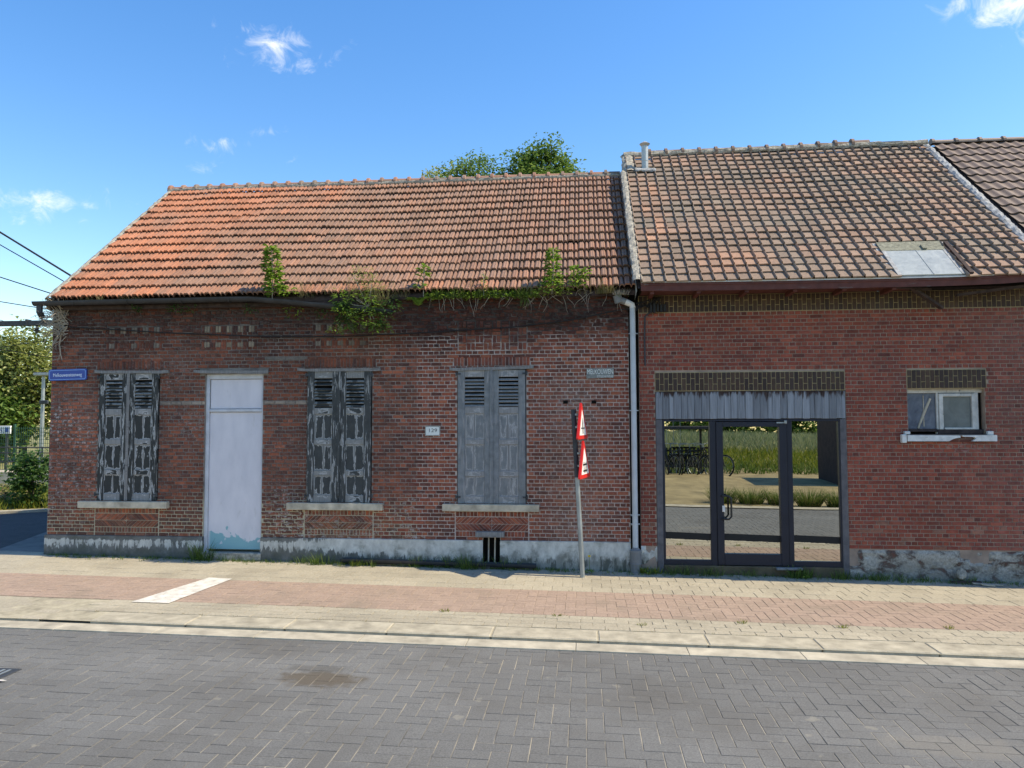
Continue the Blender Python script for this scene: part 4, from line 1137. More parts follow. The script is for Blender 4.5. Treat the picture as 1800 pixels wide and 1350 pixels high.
# flue
fl = thing('flue_pipe', 'short grey metal flue pipe with conical cap on the brown roof', 'flue', (1.05, 2.42, 6.17))
mb = MB(); mb.lathe([(.056, -.05), (.056, .18), (.06, .182), (.06, .2), (.056, .202), (.056, .45)], 14); mb.build('pipe', 'flue_zinc', fl)
mb = MB(); mb.lathe([(.056, .44), (.085, .475), (.09, .48), (.02, .525), (.006, .53)], 14); mb.build('cap', 'flue_zinc', fl)
mb = MB(); lumpy(mb, [(-.17, -.08, .02), (.17, -.08, .0)], .1, .025, nm2, sl2, 13, .02); mb.build('collar', 'lead', fl)
# fascia, zinc edge, soffit, rotten planks
def fz(x): return 3.765 - .012 * math.sin(math.pi * (x - .74) / 5.) - .0 * x + .05 * sm(4.6, 6.2, x)
mb = MB(); n = 30; vs = []; fs = []
for i in range(n + 1):
    x = .74 + 5.3 * i / n; z = fz(x)
    vs += [(x, -.43, z - .115 - .01 * vn(x * 2, 1)), (x, -.435, z - .045), (x, -.445, z - .04), (x, -.445, z - .008), (x, -.40, z - .008), (x, -.40, z - .11)]
for i in range(n):
    for k in range(6): fs.append((i * 6 + k, i * 6 + 6 + k, i * 6 + 6 + (k + 1) % 6, i * 6 + (k + 1) % 6))
fs.append((0, 1, 2, 3, 4, 5)); mb.add(vs, fs); fa = mb.build('fascia', 'fascia_red', H2)
mb = MB(); vs = []; fs = []
for i in range(n + 1):
    x = .74 + 5.3 * i / n; z = fz(x); vs += [(x, -.458, z - .012), (x, -.458, z + .006), (x, -.40, z + .014)]
for i in range(n):
    for k in range(2): fs.append((i * 3 + k, i * 3 + 3 + k, i * 3 + 4 + k, i * 3 + 1 + k))
mb.add(vs, fs); mb.build('zinc_edge', 'zinc_edge', fa)
for a, b in ((.76, 1.7), (1.705, 2.6), (2.605, 3.5), (3.505, 4.2)):
    mb = MB(); mb.box(a, b, -.40, -.005, 3.665, 3.68); mb.build('soffit_board', 'fascia_red', H2)
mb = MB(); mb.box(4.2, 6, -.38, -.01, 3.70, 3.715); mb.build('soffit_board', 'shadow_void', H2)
for i, x in enumerate([.86, 1.45, 2.05, 2.65, 3.25, 3.85]):
    mb = MB(); mb.box(x, x + .05, -.40, -.01, 3.615, 3.664); mb.build('rafter_end', 'fascia_red', H2)
def plank(p, q, w, t, m='rotten_wood'):
    p, q = Vector(p), Vector(q); d = (q - p); L = d.length; T = d.to_track_quat('X', 'Z').to_matrix().to_4x4(); T.translation = p
    return MB().box(0, L, -w / 2, w / 2, -t / 2, t / 2, T)
plank((4.12, -.28, 3.66), (4.56, -.12, 3.41), .06, .035).build('hanging_plank', 'rotten_wood', H2)
plank((3.9, -.3, 3.665), (4.35, -.26, 3.63), .1, .02).build('hanging_plank', 'rotten_wood', H2)
plank((4.7, -.2, 3.56), (5.6, -.3, 3.66), .08, .03).build('hanging_plank', 'rotten_wood', H2)

# third house: only its roof rises into view
H3 = thing('neighbour_house', 'neighbouring house whose dark brown pantile roof shows at the upper right', 'house')
yE3, zE3, yR3, zR3 = -.45, 3.76, 3.0, 6.665
MX3, L3 = roof_frame(5.9, yE3, zE3, yR3, zR3)
mb = MB(); mb.box(5.88, 9.4, .0, 6, -.4, 3.7); mb.build('wall', 'gable_brick', H3)
mb = MB(); mb.add([(5.88, -.44, 3.77), (9.4, -.44, 3.77), (9.4, yR3, zR3 - .03), (5.88, yR3, zR3 - .03), (9.4, 6.3, 3.75), (5.88, 6.3, 3.75)], [(0, 1, 2, 3), (3, 2, 4, 5)])
roof3 = mb.build('roof', 'rotten_wood', H3)
W3 = .168; NR3 = 16; RH3 = L3 / NR3; prof3 = [(W3 * i / 9, .024 * (.5 + .5 * math.cos(2 * math.pi * (i / 9) + 1.1)) ** 1.3) for i in range(10)]
tf3 = tile_fn(prof3, RH3 + .03, .028, .016); items = []
for r in range(NR3):
    for c in range(20):
        T = MX3 @ T3(c * W3 + .02, r * RH3, random.uniform(-.002, .002))
        cs = [T @ Vector(q) for q in ((0, 0, .02), (W3, 0, .02), (W3, RH3, .02), (0, RH3, .02))]
        items.append((proj_area(cs), 'c', tf3, T, mul((.16, .115, .09), random.uniform(.82, 1.15))))
print('tiles 3', pieces(items, 'roof_tile', 'tile_dark', roof3))
items = []; rf3 = ridge_fn(.4, .06)
for i in range(8): items.append((1, 'r', rf3, T3(5.9 + i * .38, yR3, zR3 + .02), mul((.22, .165, .13), random.uniform(.9, 1.1))))
pieces(items, 'ridge_tile', 'tile_dark', roof3)

# ================================================================== signs and small fittings
def text_mesh(txt, size, sx=1., align='CENTER', shear=0.):
    cu = bpy.data.curves.new('txt', 'FONT'); cu.body = txt; cu.size = size; cu.align_x = align; cu.align_y = 'CENTER'; cu.extrude = .0006; cu.offset = .0; cu.resolution_u = 3
    o = bpy.data.objects.new('txt', cu); COL.objects.link(o)
    dg_ = bpy.context.evaluated_depsgraph_get(); me = bpy.data.meshes.new_from_object(o.evaluated_get(dg_))
    bpy.data.objects.remove(o); w = max(v.co.x for v in me.vertices) - min(v.co.x for v in me.vertices)
    return me, w
def lettering(txt, h, width, loc, m, parent, name='lettering', T0=None):
    me, w = text_mesh(txt, h / .7); k = width / w
    T = T3(*loc) @ (T0 or Matrix()) @ Matrix.Rotation(R(90), 4, 'X') @ Matrix.Diagonal((k, 1, 1, 1))
    me.transform(T); me.materials.clear(); me.materials.append(mat(m))
    o = bpy.data.objects.new(name, me); COL.objects.link(o); o.parent = parent; return o
def round_rect(w, h, r, n=5):
    out = []
    for cx, cz, a0 in ((w / 2 - r, h / 2 - r, 0), (-w / 2 + r, h / 2 - r, 90), (-w / 2 + r, -h / 2 + r, 180), (w / 2 - r, -h / 2 + r, 270)):
        for i in range(n + 1): a = R(a0 + 90 * i / n); out.append((cx + r * math.cos(a), cz + r * math.sin(a)))
    return out[::-1]
def ring(mb, outer, inner, y):
    n = len(outer); mb.add([(x, y, z) for x, z in outer] + [(x, y, z) for x, z in inner], [(i, (i + 1) % n, n + (i + 1) % n, n + i) for i in range(n)]); return mb

sg = thing('street_name_sign', 'blue street name sign with white lettering on the house corner', 'street sign', (-7.40, -.03, 2.668))
sg.rotation_euler = (0, R(-1.2), 0)
MB().prism(round_rect(.585, .165, .03), -.016, .0).build('plate', 'sign_blue', sg)
mb = MB(); ring(mb, round_rect(.56, .14, .026), round_rect(.542, .122, .02), -.0175); mb.build('border', 'sign_lightblue', sg)
lettering('Melkouwensteenweg', .05, .44, (0, -.0175, -.004), 'sign_text_white', sg)
mb = MB(); mb.tube([(-.2, 0, 0), (-.2, .03, 0)], .01, 6); mb.tube([(.2, 0, 0), (.2, .03, 0)], .01, 6); mb.build('bolt', 'galvanised', sg)
og = thing('old_street_sign', 'small worn grey street name plate with pale raised letters near the downspout', 'street sign', (.217, -.012, 2.622))
MB().prism([(-.185, -.07), (.18, -.062), (.185, .07), (.1, .066), (.06, .055), (.02, .066), (-.05, .055), (-.1, .068), (-.15, .058), (-.182, .07)][::-1], -.01, .008).build('plate', 'enamel_grey', og)
lettering('MELKOUWEN', .066, .345, (0, -.0112, .018), 'enamel_white', og)
lettering('STEENWEG', .028, .21, (.066, -.0112, -.043), 'enamel_white', og)
ng = thing('house_number_plate', 'small square grey enamel house number plate between door and shutters', 'number plate', (-2.066, -.012, 1.852))
MB().prism(round_rect(.205, .132, .01), -.008, .006).build('plate', 'enamel_white', ng)
mb = MB(); ring(mb, round_rect(.2, .127, .01), round_rect(.185, .112, .008), -.009); mb.build('border', 'enamel_grey', ng)
lettering('129', .05, .11, (0, -.0092, .006), 'enamel_dark', ng)

# traffic sign post, leaning a little
tp = thing('traffic_sign_post', 'leaning grey post with two red and white triangular warning signs', 'traffic sign', (-.035, -.45, gz(0) + .012))
mb = MB(); mb.tube([(0, 0, -.05), (-.03, 0, .6), (-.062, 0, 1.25)], .031, 12); mb.build('post', 'galvanised', tp)
mb = MB(); mb.tube([(-.062, 0, 1.25), (-.103, 0, 2.12)], .033, 12); mb.build('post_sleeve', 'steel_dark', tp)
def tri_sign(z0, h, x, rz, sym):
    """triangle standing on its base, facing along the street"""
    s = h / .866; T = T3(x, -.02, z0) @ Matrix.Rotation(R(-2), 4, 'Y') @ Matrix.Rotation(rz, 4, 'Z')
    def tri(k, r=.02):
        c = h / 3; pts = [(-s / 2 * k, c - c * k), (s / 2 * k, c - c * k), (0, c + (h - c) * k)]
        out = []
        for i in range(3):
            p, a, b = Vector(pts[i]), Vector(pts[i - 1]), Vector(pts[(i + 1) % 3])
            out += [tuple(p + (a - p).normalized() * r * k), tuple(p + (b - p).normalized() * r * k)]
        return out
    o = MB().prism(tri(1.), -.025, .0, T).build('sign_plate', 'sign_red', tp)
    mb = MB(); mb.add([(a, -.0262, b) for a, b in tri(.7)], [tuple(range(6))], T); mb.build('white_field', 'sign_white', o)
    mb = MB(); c = h / 3
    if sym == 0:
        mb.add([(-.022, -.0275, c * .42), (.022, -.0275, c * .42), (.022, -.0275, c * 1.25), (0, -.0275, c * 1.75), (-.022, -.0275, c * 1.25)], [(0, 1, 2, 3, 4)], T)
        mb.add([(-.09, -.0275, c * .8), (-.03, -.0275, c * .8), (-.03, -.0275, c * .92), (-.09, -.0275, c * .92)], [(0, 1, 2, 3)], T)
        mb.add([(.03, -.0275, c * .8), (.09, -.0275, c * .8), (.09, -.0275, c * .92), (.03, -.0275, c * .92)], [(0, 1, 2, 3)], T)
    else:
        for q in (.5, .98): mb.add([(-.1, -.0275, c * q), (.1, -.0275, c * q), (.1, -.0275, c * q + .022), (-.1, -.0275, c * q + .022)], [(0, 1, 2, 3)], T)
        for q in (-.06, 0, .06): mb.add([(q - .01, -.0277, c * .4), (q + .01, -.0277, c * .4), (q + .01, -.0277, c * 1.25), (q - .01, -.0277, c * 1.25)], [(0, 1, 2, 3)], T)
    mb.build('symbol', 'black_metal', o)
    for z in (.14, .3):
        mb = MB(); mb.tube([(x - .055, .0, z0 + z), (x - .055, 0, z0 + z + .025)], .036, 10); mb.build('clamp', 'galvanised', tp)
tri_sign(1.74, .48, -.005, R(77), 0)
tri_sign(1.245, .49, .02, R(76), 1)

# cables on the walls
cb = MB(); pts = [(-7.5, -.03, 3.40), (-7.38, -.03, 3.36), (-5.86, -.04, 3.25), (-4.43, -.04, 3.18), (-3.36, -.04, 3.165), (-2.27, -.04, 3.2), (-.97, -.04, 3.26), (-.2, -.04, 3.34), (.49, -.05, 3.47), (.75, -.05, 3.5)]
cb.tube(pts, .008, 6).build('wall_cable', 'cable_black', None, label='thin black cable sagging across the dark brick facade under the gutter', cat='cable')
bc = thing('cable_bundle', 'tangle of black cable joints clipped to the brown brick band by the downspout', 'cable', (.9, -.05, 3.5))
mb = MB(); rs = random.Random(3)
for i in range(7):
    p = [Vector((-.2 + j * .08, rs.uniform(-.03, .02), rs.uniform(-.05, .06) + .02 * j)) for j in range(5)]; mb.tube(p, .008, 5)
mb.build('cables', 'cable_black', bc)
for i in range(5):
    mb = MB(); x = -.02 + i * .045; mb.bevbox(x, x + .035, -.03, .02, -.09 + rs.uniform(0, .03), .03 + rs.uniform(0, .03), .006); mb.build('junction', 'cable_black', bc)
mb = MB(); mb.tube([(.0, 0, -.06), (-.08, .02, -.12), (-.09, .025, -.4), (-.085, .025, -.78)], .011, 6); mb.build('conduit', 'steel_dark', bc)
# loose gutter lying along the foot of the wall
lg = MB(); half_round(lg, [(-3.3, -.11, .13), (-2.4, -.11, .115), (-1.5, -.12, .105), (-.65, -.11, .09)], .055)
for i, v in enumerate(lg.v): lg.v[i] = (v[0], -.22 - v[1] if False else v[1], v[2])
lg.build('fallen_gutter', 'gutter_grey', None, label='dark length of gutter lying along the foot of the white plinth', cat='gutter')
for nm, lab, x, y, z, s, sd in (('stone', 'pale rounded stone leaning on the flaking plinth at the right', 4.70, -.1, .05, .06, 1), ('stone', 'small grey stone lying under the flaking plinth', 4.0, -.09, gz(4) + .01, .04, 2)):
    mb = MB(); n = 7; vs = []; fs = []
    for i in range(n + 1):
        for k in range(10):
            a, t = 2 * math.pi * k / 10, math.pi * i / n; p = Vector((math.sin(t) * math.cos(a), math.sin(t) * math.sin(a), math.cos(t) * 1.2)); vs.append(p * s * (1 + .4 * vn(p.x + sd, p.y, p.z)))
    for i in range(n):
        for k in range(10): fs.append((i * 10 + k, i * 10 + 10 + k, i * 10 + 10 + (k + 1) % 10, i * 10 + (k + 1) % 10))
    mb.add(vs, fs).build(nm, 'cement', None, loc=(x, y, z), label=lab, cat='stone')
for i, (x0, x1, y, m, lab) in enumerate([(4.78, 5.12, -.19, 'twig', 'splintered brown plank lying at the foot of the flaking plinth'), (4.55, 4.9, -.13, 'rotten_wood', 'dark rotten board lying beside the pale stone'), (4.86, 5.0, -.24, 'stone_sill', 'small pale wood chip on the paving under the window')]):
    b_ = plank((x0, y, gz(x0) + .02), (x1, y - .03, gz(x1) + .012 + .02 * (i == 1)), .05, .014); b_.build('broken_board', m, None, label=lab, cat='board')

# ================================================================== plants
def leafy(mb, base, h, n, L, W, spread=.12, lean=(0, 0, 0), droop=0.):
    base = Vector(base); lean = Vector(lean)
    for i in range(n):
        t = random.uniform(.08, 1); a = random.uniform(0, 2 * math.pi); r = spread * (1 - .55 * t) * random.uniform(.2, 1)
        p = base + Vector((0, 0, h * t)) + lean * t * h + Vector((math.cos(a) * r, math.sin(a) * r, 0))
        d = Vector((math.cos(a), math.sin(a), random.uniform(-.5, .5) - droop)); k = random.uniform(.6, 1.15)
        mb.leaf(p, d, L * k, W * k)
def tuft(mb, base, n, h, spread, W=.006, up=1.0):
    base = Vector(base)
    for i in range(n):
        a = random.uniform(0, 2 * math.pi); r = spread * random.random() ** .7
        d = Vector((math.cos(a) * random.uniform(.1, .7), math.sin(a) * random.uniform(.1, .7), up))
        mb.blade(base + Vector((math.cos(a) * r, math.sin(a) * r * .6, 0)), d, h * random.uniform(.5, 1.1), W, random.uniform(.1, .9))
def plant(name, label, cat, base, parts, group=None):
    """parts: list of (part name, material, fn(mb))"""
    o = thing(name, label, cat, base, group)
    for nm, m, fn in parts:
        mb = MB(); fn(mb); mb.build(nm, m, o)
    return o
def stem(*pts, r=.006): return lambda mb: mb.tube(pts, r, 5)

plant('leafy_weed', 'tall upright leafy weed growing from the black gutter below the orange tiles', 'plant', (-4.29, -.2, 3.69),
      [('stem', 'twig', stem((0, 0, 0), (.0, 0, .4), (-.02, 0, .72))), ('leaves', 'leaf_fresh', lambda mb: (leafy(mb, (0, 0, .32), .42, 190, .09, .065, .13, (-.05, 0, 0)), leafy(mb, (.04, 0, 0), .42, 240, .09, .065, .16)))])
def bigbush(mb):
    for i in range(42):
        a = random.uniform(-.42, .4); z = random.uniform(-.32, .05); leafy(mb, (a, random.uniform(-.16, .02), z - .12 * (1 - abs(a) * 2)), .14, 26, .075, .022, .1, droop=.3)
def drygrass(mb):
    for i in range(16): tuft(mb, (random.uniform(-.28, .25), random.uniform(-.06, .03), random.uniform(.0, .12)), 12, .34, .05, .005)
def palebush(mb):
    for i in range(22): leafy(mb, (random.uniform(-.2, .22), random.uniform(-.08, .04), random.uniform(.05, .4)), .16, 16, .05, .02, .08)
plant('overgrown_shrub', 'big overgrown shrub spilling over the broken end of the black gutter', 'plant', (-2.93, -.2, 3.55),
      [('stem', 'twig', lambda mb: [mb.tube([(0, 0, 0), (random.uniform(-.3, .3), -.06, random.uniform(-.3, .5))], .006, 5) for _ in range(9)]), ('hanging_leaves', 'leaf_dark', bigbush), ('foliage', 'leaf_fresh', lambda mb: [leafy(mb, (random.uniform(-.42, .25), random.uniform(-.2, -.1), random.uniform(-.42, .1)), .12, 16, .075, .024, .1, droop=.2) for _ in range(24)]),
       ('dry_stalks', 'grass_dry', drygrass), ('pale_leaves', 'leaf_pale', palebush)])
plant('dry_grass', 'pale dry grass lying on the lowest orange tiles beside the leafy weed', 'grass', (-3.6, -.17, 3.72), [('blades', 'grass_dry', lambda mb: [tuft(mb, (random.uniform(-.4, .45), random.uniform(-.03, .05), random.uniform(-.03, .02)), 9, .3, .04, .004) for _ in range(12)])])
plant('low_weed', 'low green weed in the gutter between the tall weed and the dry grass', 'plant', (-4.02, -.2, 3.7), [('leaves', 'leaf_fresh', lambda mb: leafy(mb, (0, 0, 0), .14, 60, .06, .035, .16))])
plant('fern', 'bright green fern on the wall top at the broken gutter end', 'fern', (-2.24, -.13, 3.56),
      [('fronds', 'leaf_fresh', lambda mb: [[mb.leaf(Vector((math.cos(a) * t * .2, math.sin(a) * t * .08 - .02, t * .3 - .22 * t * t)), Vector((math.cos(a + sgn * 1.2), -.3, .35)), .07 * (1.1 - t), .02) for t in [k / 14 for k in range(15)] for sgn in (-1, 1)] for a in [random.uniform(-.3, 3.5) for _ in range(12)]])])
plant('yellow_green_sapling', 'small sapling with few bright broad leaves above the fern', 'plant', (-2.17, -.16, 3.68),
      [('stem', 'twig', stem((0, 0, 0), (.01, 0, .42))), ('leaves', 'leaf_fresh', lambda mb: (leafy(mb, (0, 0, .24), .2, 34, .09, .07, .05), leafy(mb, (-.05, 0, .12), .1, 14, .09, .07, .05)))])
def eavesgrass(x0, x1, n, h): return lambda mb: [tuft(mb, (random.uniform(x0, x1), random.uniform(-.03, .05), 0), 14, h * random.uniform(.5, 1), .05, .006) for _ in range(n)]
plant('eaves_grass', 'strip of short green grass along the eaves right of the fern', 'grass', (-1.75, -.14, 3.66), [('blades', 'grass_green', eavesgrass(-.38, .36, 40, .2)), ('leaves', 'leaf_fresh', lambda mb: [leafy(mb, (random.uniform(-.38, .36), random.uniform(-.04, .03), -.03), .1, 14, .05, .026, .09) for _ in range(24)])])
plant('slender_weed', 'slender pale weed standing alone in the eaves grass', 'plant', (-1.34, -.16, 3.68), [('stem', 'twig', stem((0, 0, 0), (0, 0, .3))), ('leaves', 'leaf_pale', lambda mb: leafy(mb, (0, 0, .02), .3, 50, .05, .03, .05))])
plant('eaves_grass', 'strip of green grass along the eaves below the slender weed', 'grass', (-1.05, -.14, 3.66), [('blades', 'grass_green', eavesgrass(-.38, .42, 40, .19)), ('leaves', 'leaf_fresh', lambda mb: [leafy(mb, (random.uniform(-.38, .42), random.uniform(-.04, .03), -.03), .1, 14, .05, .026, .09) for _ in range(24)])])
plant('drooping_grass', 'tuft of long grass drooping over the bricks below the eaves', 'grass', (-.8, -.15, 3.62), [('blades', 'grass_green', lambda mb: [mb.blade(Vector((random.uniform(-.05, .05), 0, .03)), Vector((random.uniform(-.35, .45), -.4, random.uniform(-1, .9))), random.uniform(.12, .26), .008, .3) for _ in range(46)])])
plant('climbing_weed', 'tallest leafy weed against the tiles near the right end of the orange roof', 'plant', (-.42, -.17, 3.68),
      [('stem', 'twig', stem((0, 0, 0), (.03, 0, .35), (.02, 0, .62))), ('leaves', 'leaf_fresh', lambda mb: (leafy(mb, (.02, 0, .1), .5, 230, .075, .05, .13), leafy(mb, (0, 0, -.04), .24, 260, .065, .04, .3))), ('grass', 'grass_dry', eavesgrass(-.2, .25, 14, .2))])
plant('bushy_weed', 'bushy leaning weed just right of the tallest roof weed', 'plant', (-.1, -.16, 3.70), [('leaves', 'leaf_fresh', lambda mb: (leafy(mb, (0, 0, 0), .34, 150, .065, .045, .15), leafy(mb, (.02, 0, .05), .28, 80, .065, .045, .07, (.5, 0, 0))))])
plant('dry_tuft', 'short dry yellow tuft on the last tiles beside the cement joint', 'grass', (.3, -.16, 3.68), [('blades', 'grass_dry', eavesgrass(-.11, .1, 12, .2)), ('leaves', 'leaf_pale', lambda mb: leafy(mb, (0, 0, 0), .1, 30, .03, .012, .12))])
plant('dry_tuft', 'scrubby tuft of twigs over the plastic gutter outlet', 'grass', (.5, -.14, 3.66), [('blades', 'twig', eavesgrass(-.08, .1, 8, .12)), ('leaves', 'leaf_pale', lambda mb: leafy(mb, (0, 0, -.05), .1, 44, .035, .016, .12))])
for x, z, k, lab in ((-5.55, 3.63, .12, 'small dark fern hanging under the gutter above the white door'), (-5.75, 3.63, .1, 'tiny moss fern under the gutter left of the white door'), (-4.62, 3.6, .1, 'dark moss tuft under the gutter left of the tall weed'), (-4.02, 3.56, .14, 'drooping broad leaf under the sagging gutter'), (-6.3, 3.62, .07, 'dark moss tuft under the gutter above the first shutters'), (-3.6, 3.52, .1, 'brown withered fern under the sagging gutter')):
    plant('hanging_fern', lab, 'fern', (x, -.1, z), [('leaves', 'leaf_dark' if k < .13 else 'leaf_fresh', lambda mb: [mb.leaf(Vector((random.uniform(-k, k), random.uniform(-.06, 0), random.uniform(-k, .02))), Vector((random.uniform(-1, 1), -.6, random.uniform(-1, .4))), .055, .022) for _ in range(34)])])
for i, (x, n, h, lab) in enumerate([(-7.0, 5, .07, 'few dry grass blades in the gutter above the first shutters'), (-6.4, 4, .06, 'thin dry grass in the gutter near the house corner')]):
    plant('gutter_grass', lab, 'grass', (x, -.18, 3.72), [('blades', 'grass_dry', eavesgrass(-.2, .2, n, h * 2))])
def vines(mb):
    rs = random.Random(8)
    for i in range(46):
        p = Vector((rs.uniform(-2.0, .45), -.09, 3.70 + rs.uniform(-.03, .03))); q = [p]; d = Vector((rs.uniform(-.6, .6), -.25, rs.uniform(-.9, .5)))
        for k in range(5):
            d = (d + Vector((rs.uniform(-.5, .5), rs.uniform(-.1, .1), rs.uniform(-.55, .1)))).normalized(); nx = q[-1] + d * rs.uniform(.03, .07); nx.y = max(-.16, min(-.025, nx.y)); q.append(nx)
        mb.tube(q, [.004, .0035, .003, .0025, .002, .0015], 4, False)
mb = MB(); vines(mb); mb.build('dry_vine', 'twig', None, label='bare dry vine stalks trailing from the eaves over the bricks above the third shutters', cat='vine')
for x0, lab in ((-2.55, 'straggly dry stalks between the big shrub and the fern'), (-.62, 'dry grass stalks left of the tallest roof weed'), (.12, 'dry straggly stalks right of the bushy weed'), (-1.55, 'thin dry stalks in the middle of the eaves grass')):
    plant('dry_stalks', lab, 'grass', (x0, -.15, 3.68), [('blades', 'grass_dry', lambda mb: [tuft(mb, (random.uniform(-.16, .16), random.uniform(-.03, .04), 0), 7, .3, .05, .004) for _ in range(7)])])
# dead creeper on the corner
def creeper(mb):
    mb.tube([(-7.44, -.03, 3.36), (-7.52, -.04, 3.25), (-7.55, -.03, 3.1), (-7.53, -.03, 2.98), (-7.50, -.03, 2.88)], [.012, .011, .009, .008, .004], 6)
    rs = random.Random(5)
    for i in range(95):
        p = Vector((-7.5 + rs.uniform(-.08, .1), -.05, 3.42 + rs.uniform(-.2, .2))); q = [p]; d = Vector((rs.uniform(-1.2, .15), rs.uniform(-.5, .05), rs.uniform(-.55, .75))).normalized()
        for k in range(4): d = (d + Vector((rs.uniform(-.4, .4), rs.uniform(-.2, .2), rs.uniform(-.4, .4)))).normalized(); q.append(q[-1] + d * rs.uniform(.04, .12))
        mb.tube(q, [.0055, .005, .0042, .0034, .0024], 4, False)
    for i in range(8):
        p = Vector((-7.53, -.03, rs.uniform(2.9, 3.2))); mb.tube([p, p + Vector((rs.uniform(-.15, .1), -.02, rs.uniform(-.12, .05)))], .003, 4)
mb = MB(); creeper(mb); mb.build('dead_creeper', 'twig', None, label='dead bare creeper clinging to the top left corner of the house', cat='creeper')
# weeds along the foot of the walls
rs = random.Random(11)
foot = [(-5.28, -.12, .26, 40, 'clump of long grass at the foot of the white door', .009), (-4.85, -.1, .1, 14, 'small weed on the step of the white door', .008), (-3.62, -.17, .16, 34, 'grass clump at the plinth below the second shutters', .008),
        (-3.2, -.2, .09, 30, 'low yellowish grass in front of the plinth below the second shutters', .006), (-1.72, -.09, .2, 34, 'tall thin grass left of the cellar vent', .006), (-1.5, -.2, .2, 30, 'grass hanging over the fallen gutter at the vent', .006), (-1.02, -.09, .18, 26, 'thin grass right of the cellar vent', .006),
        (-2.2, -.09, .16, 26, 'grass tuft between the second and third shutters at the plinth', .006), (.82, -.12, .1, 44, 'bright low weeds at the foot of the downspout', .01), (1.25, -.1, .12, 40, 'grass at the foot of the left glass panel', .007), (1.6, -.12, .12, 30, 'grass at the left jamb of the glass door', .007),
        (2.78, -.13, .15, 40, 'broad-leaved grass at the right jamb of the glass door', .012), (3.2, -.12, .12, 34, 'grass at the foot of the right glass panel', .008), (3.6, -.12, .1, 30, 'grass where the door post meets the flaking plinth', .008), (4.3, -.1, .08, 20, 'thin weeds under the small window', .006)]
for x, y, h, n, lab, W in foot:
    bright = 'bright' in lab or 'yellow' in lab
    plant('grass_clump', lab, 'grass', (x, y, gz(x) + .0), [('blades', 'grass_yellow' if bright else 'grass_green', lambda mb: [tuft(mb, (rs.uniform(-.14, .14), rs.uniform(-.04, .05), 0), max(4, n // 3), h * 1.25, .06, W) for _ in range(7)])] +
          ([('leaves', 'leaf_fresh', lambda mb: leafy(mb, (0, 0, 0), .06, 30, .05, .025, .16))] if W > .0085 else []))
mb = MB()
for i in range(950):
    x = random.uniform(-7.6, 5.8); y = -.04 - abs(random.gauss(0, .09))
    if -5.3 < x < -4.5 and y > -.08: y -= .08
    tuft(mb, (x, y, gz(x)), random.randint(3, 7), random.uniform(.02, .075) + (.08 if vn(x * 2.2, 7) > .25 else 0), .025, .005)
mb.build('weeds', 'grass_green', None, kind='stuff', label='sparse low weeds along the foot of the walls', cat='weeds')
for x, y, s, lab in ((-1.45, -2.36, .05, 'small grass tuft beside the red path below the cellar vent'), (-.29, -2.38, .04, 'tiny tuft on the red path edge below the traffic post'), (1.54, -2.40, .055, 'small tuft at the path edge in front of the glass door'), (2.48, -2.44, .05, 'small tuft at the path edge right of the glass door'), (3.52, -2.32, .05, 'rightmost small tuft beside the red path'), (.55, -2.6, .035, 'flat tuft in the kerb joint below the downspout')):
    plant('joint_tuft', lab, 'grass', (x, y, gz(x)), [('blades', 'grass_yellow', lambda mb: tuft(mb, (0, 0, 0), 26, s, .05, .006, .7))])
mb = MB()
for i in range(140):
    x = random.uniform(-5, 6); y = random.choice([-2.83, -2.83, -2.345, -1.26]) + random.gauss(0, .012); tuft(mb, (x, y, gz(x)), 4, .018, .025, .004, .5)
for i in range(120):
    x = random.uniform(-7, 6); y = random.uniform(-1.2, -.1); tuft(mb, (x, y, gz(x)), 3, .012, .02, .004, .5)
mb.build('joint_weeds', 'grass_dry', None, kind='stuff', label='tiny weeds in the paving joints', cat='weeds')
dn = thing('dandelion', 'single yellow dandelion beside the foot of the traffic sign post', 'flower', (.05, -.2, gz(.05)))
MB().tube([(0, 0, 0), (.004, 0, .12), (.0, 0, .22)], .003, 5).build('stem', 'grass_green', dn)
MB().lathe([(.004, .21), (.018, .22), (.02, .228), (.01, .234)], 9).build('flower_head', 'flower_yellow', dn)
mb = MB(); leafy(mb, (0, 0, 0), .04, 18, .06, .025, .05); mb.build('leaves', 'leaf_fresh', dn)

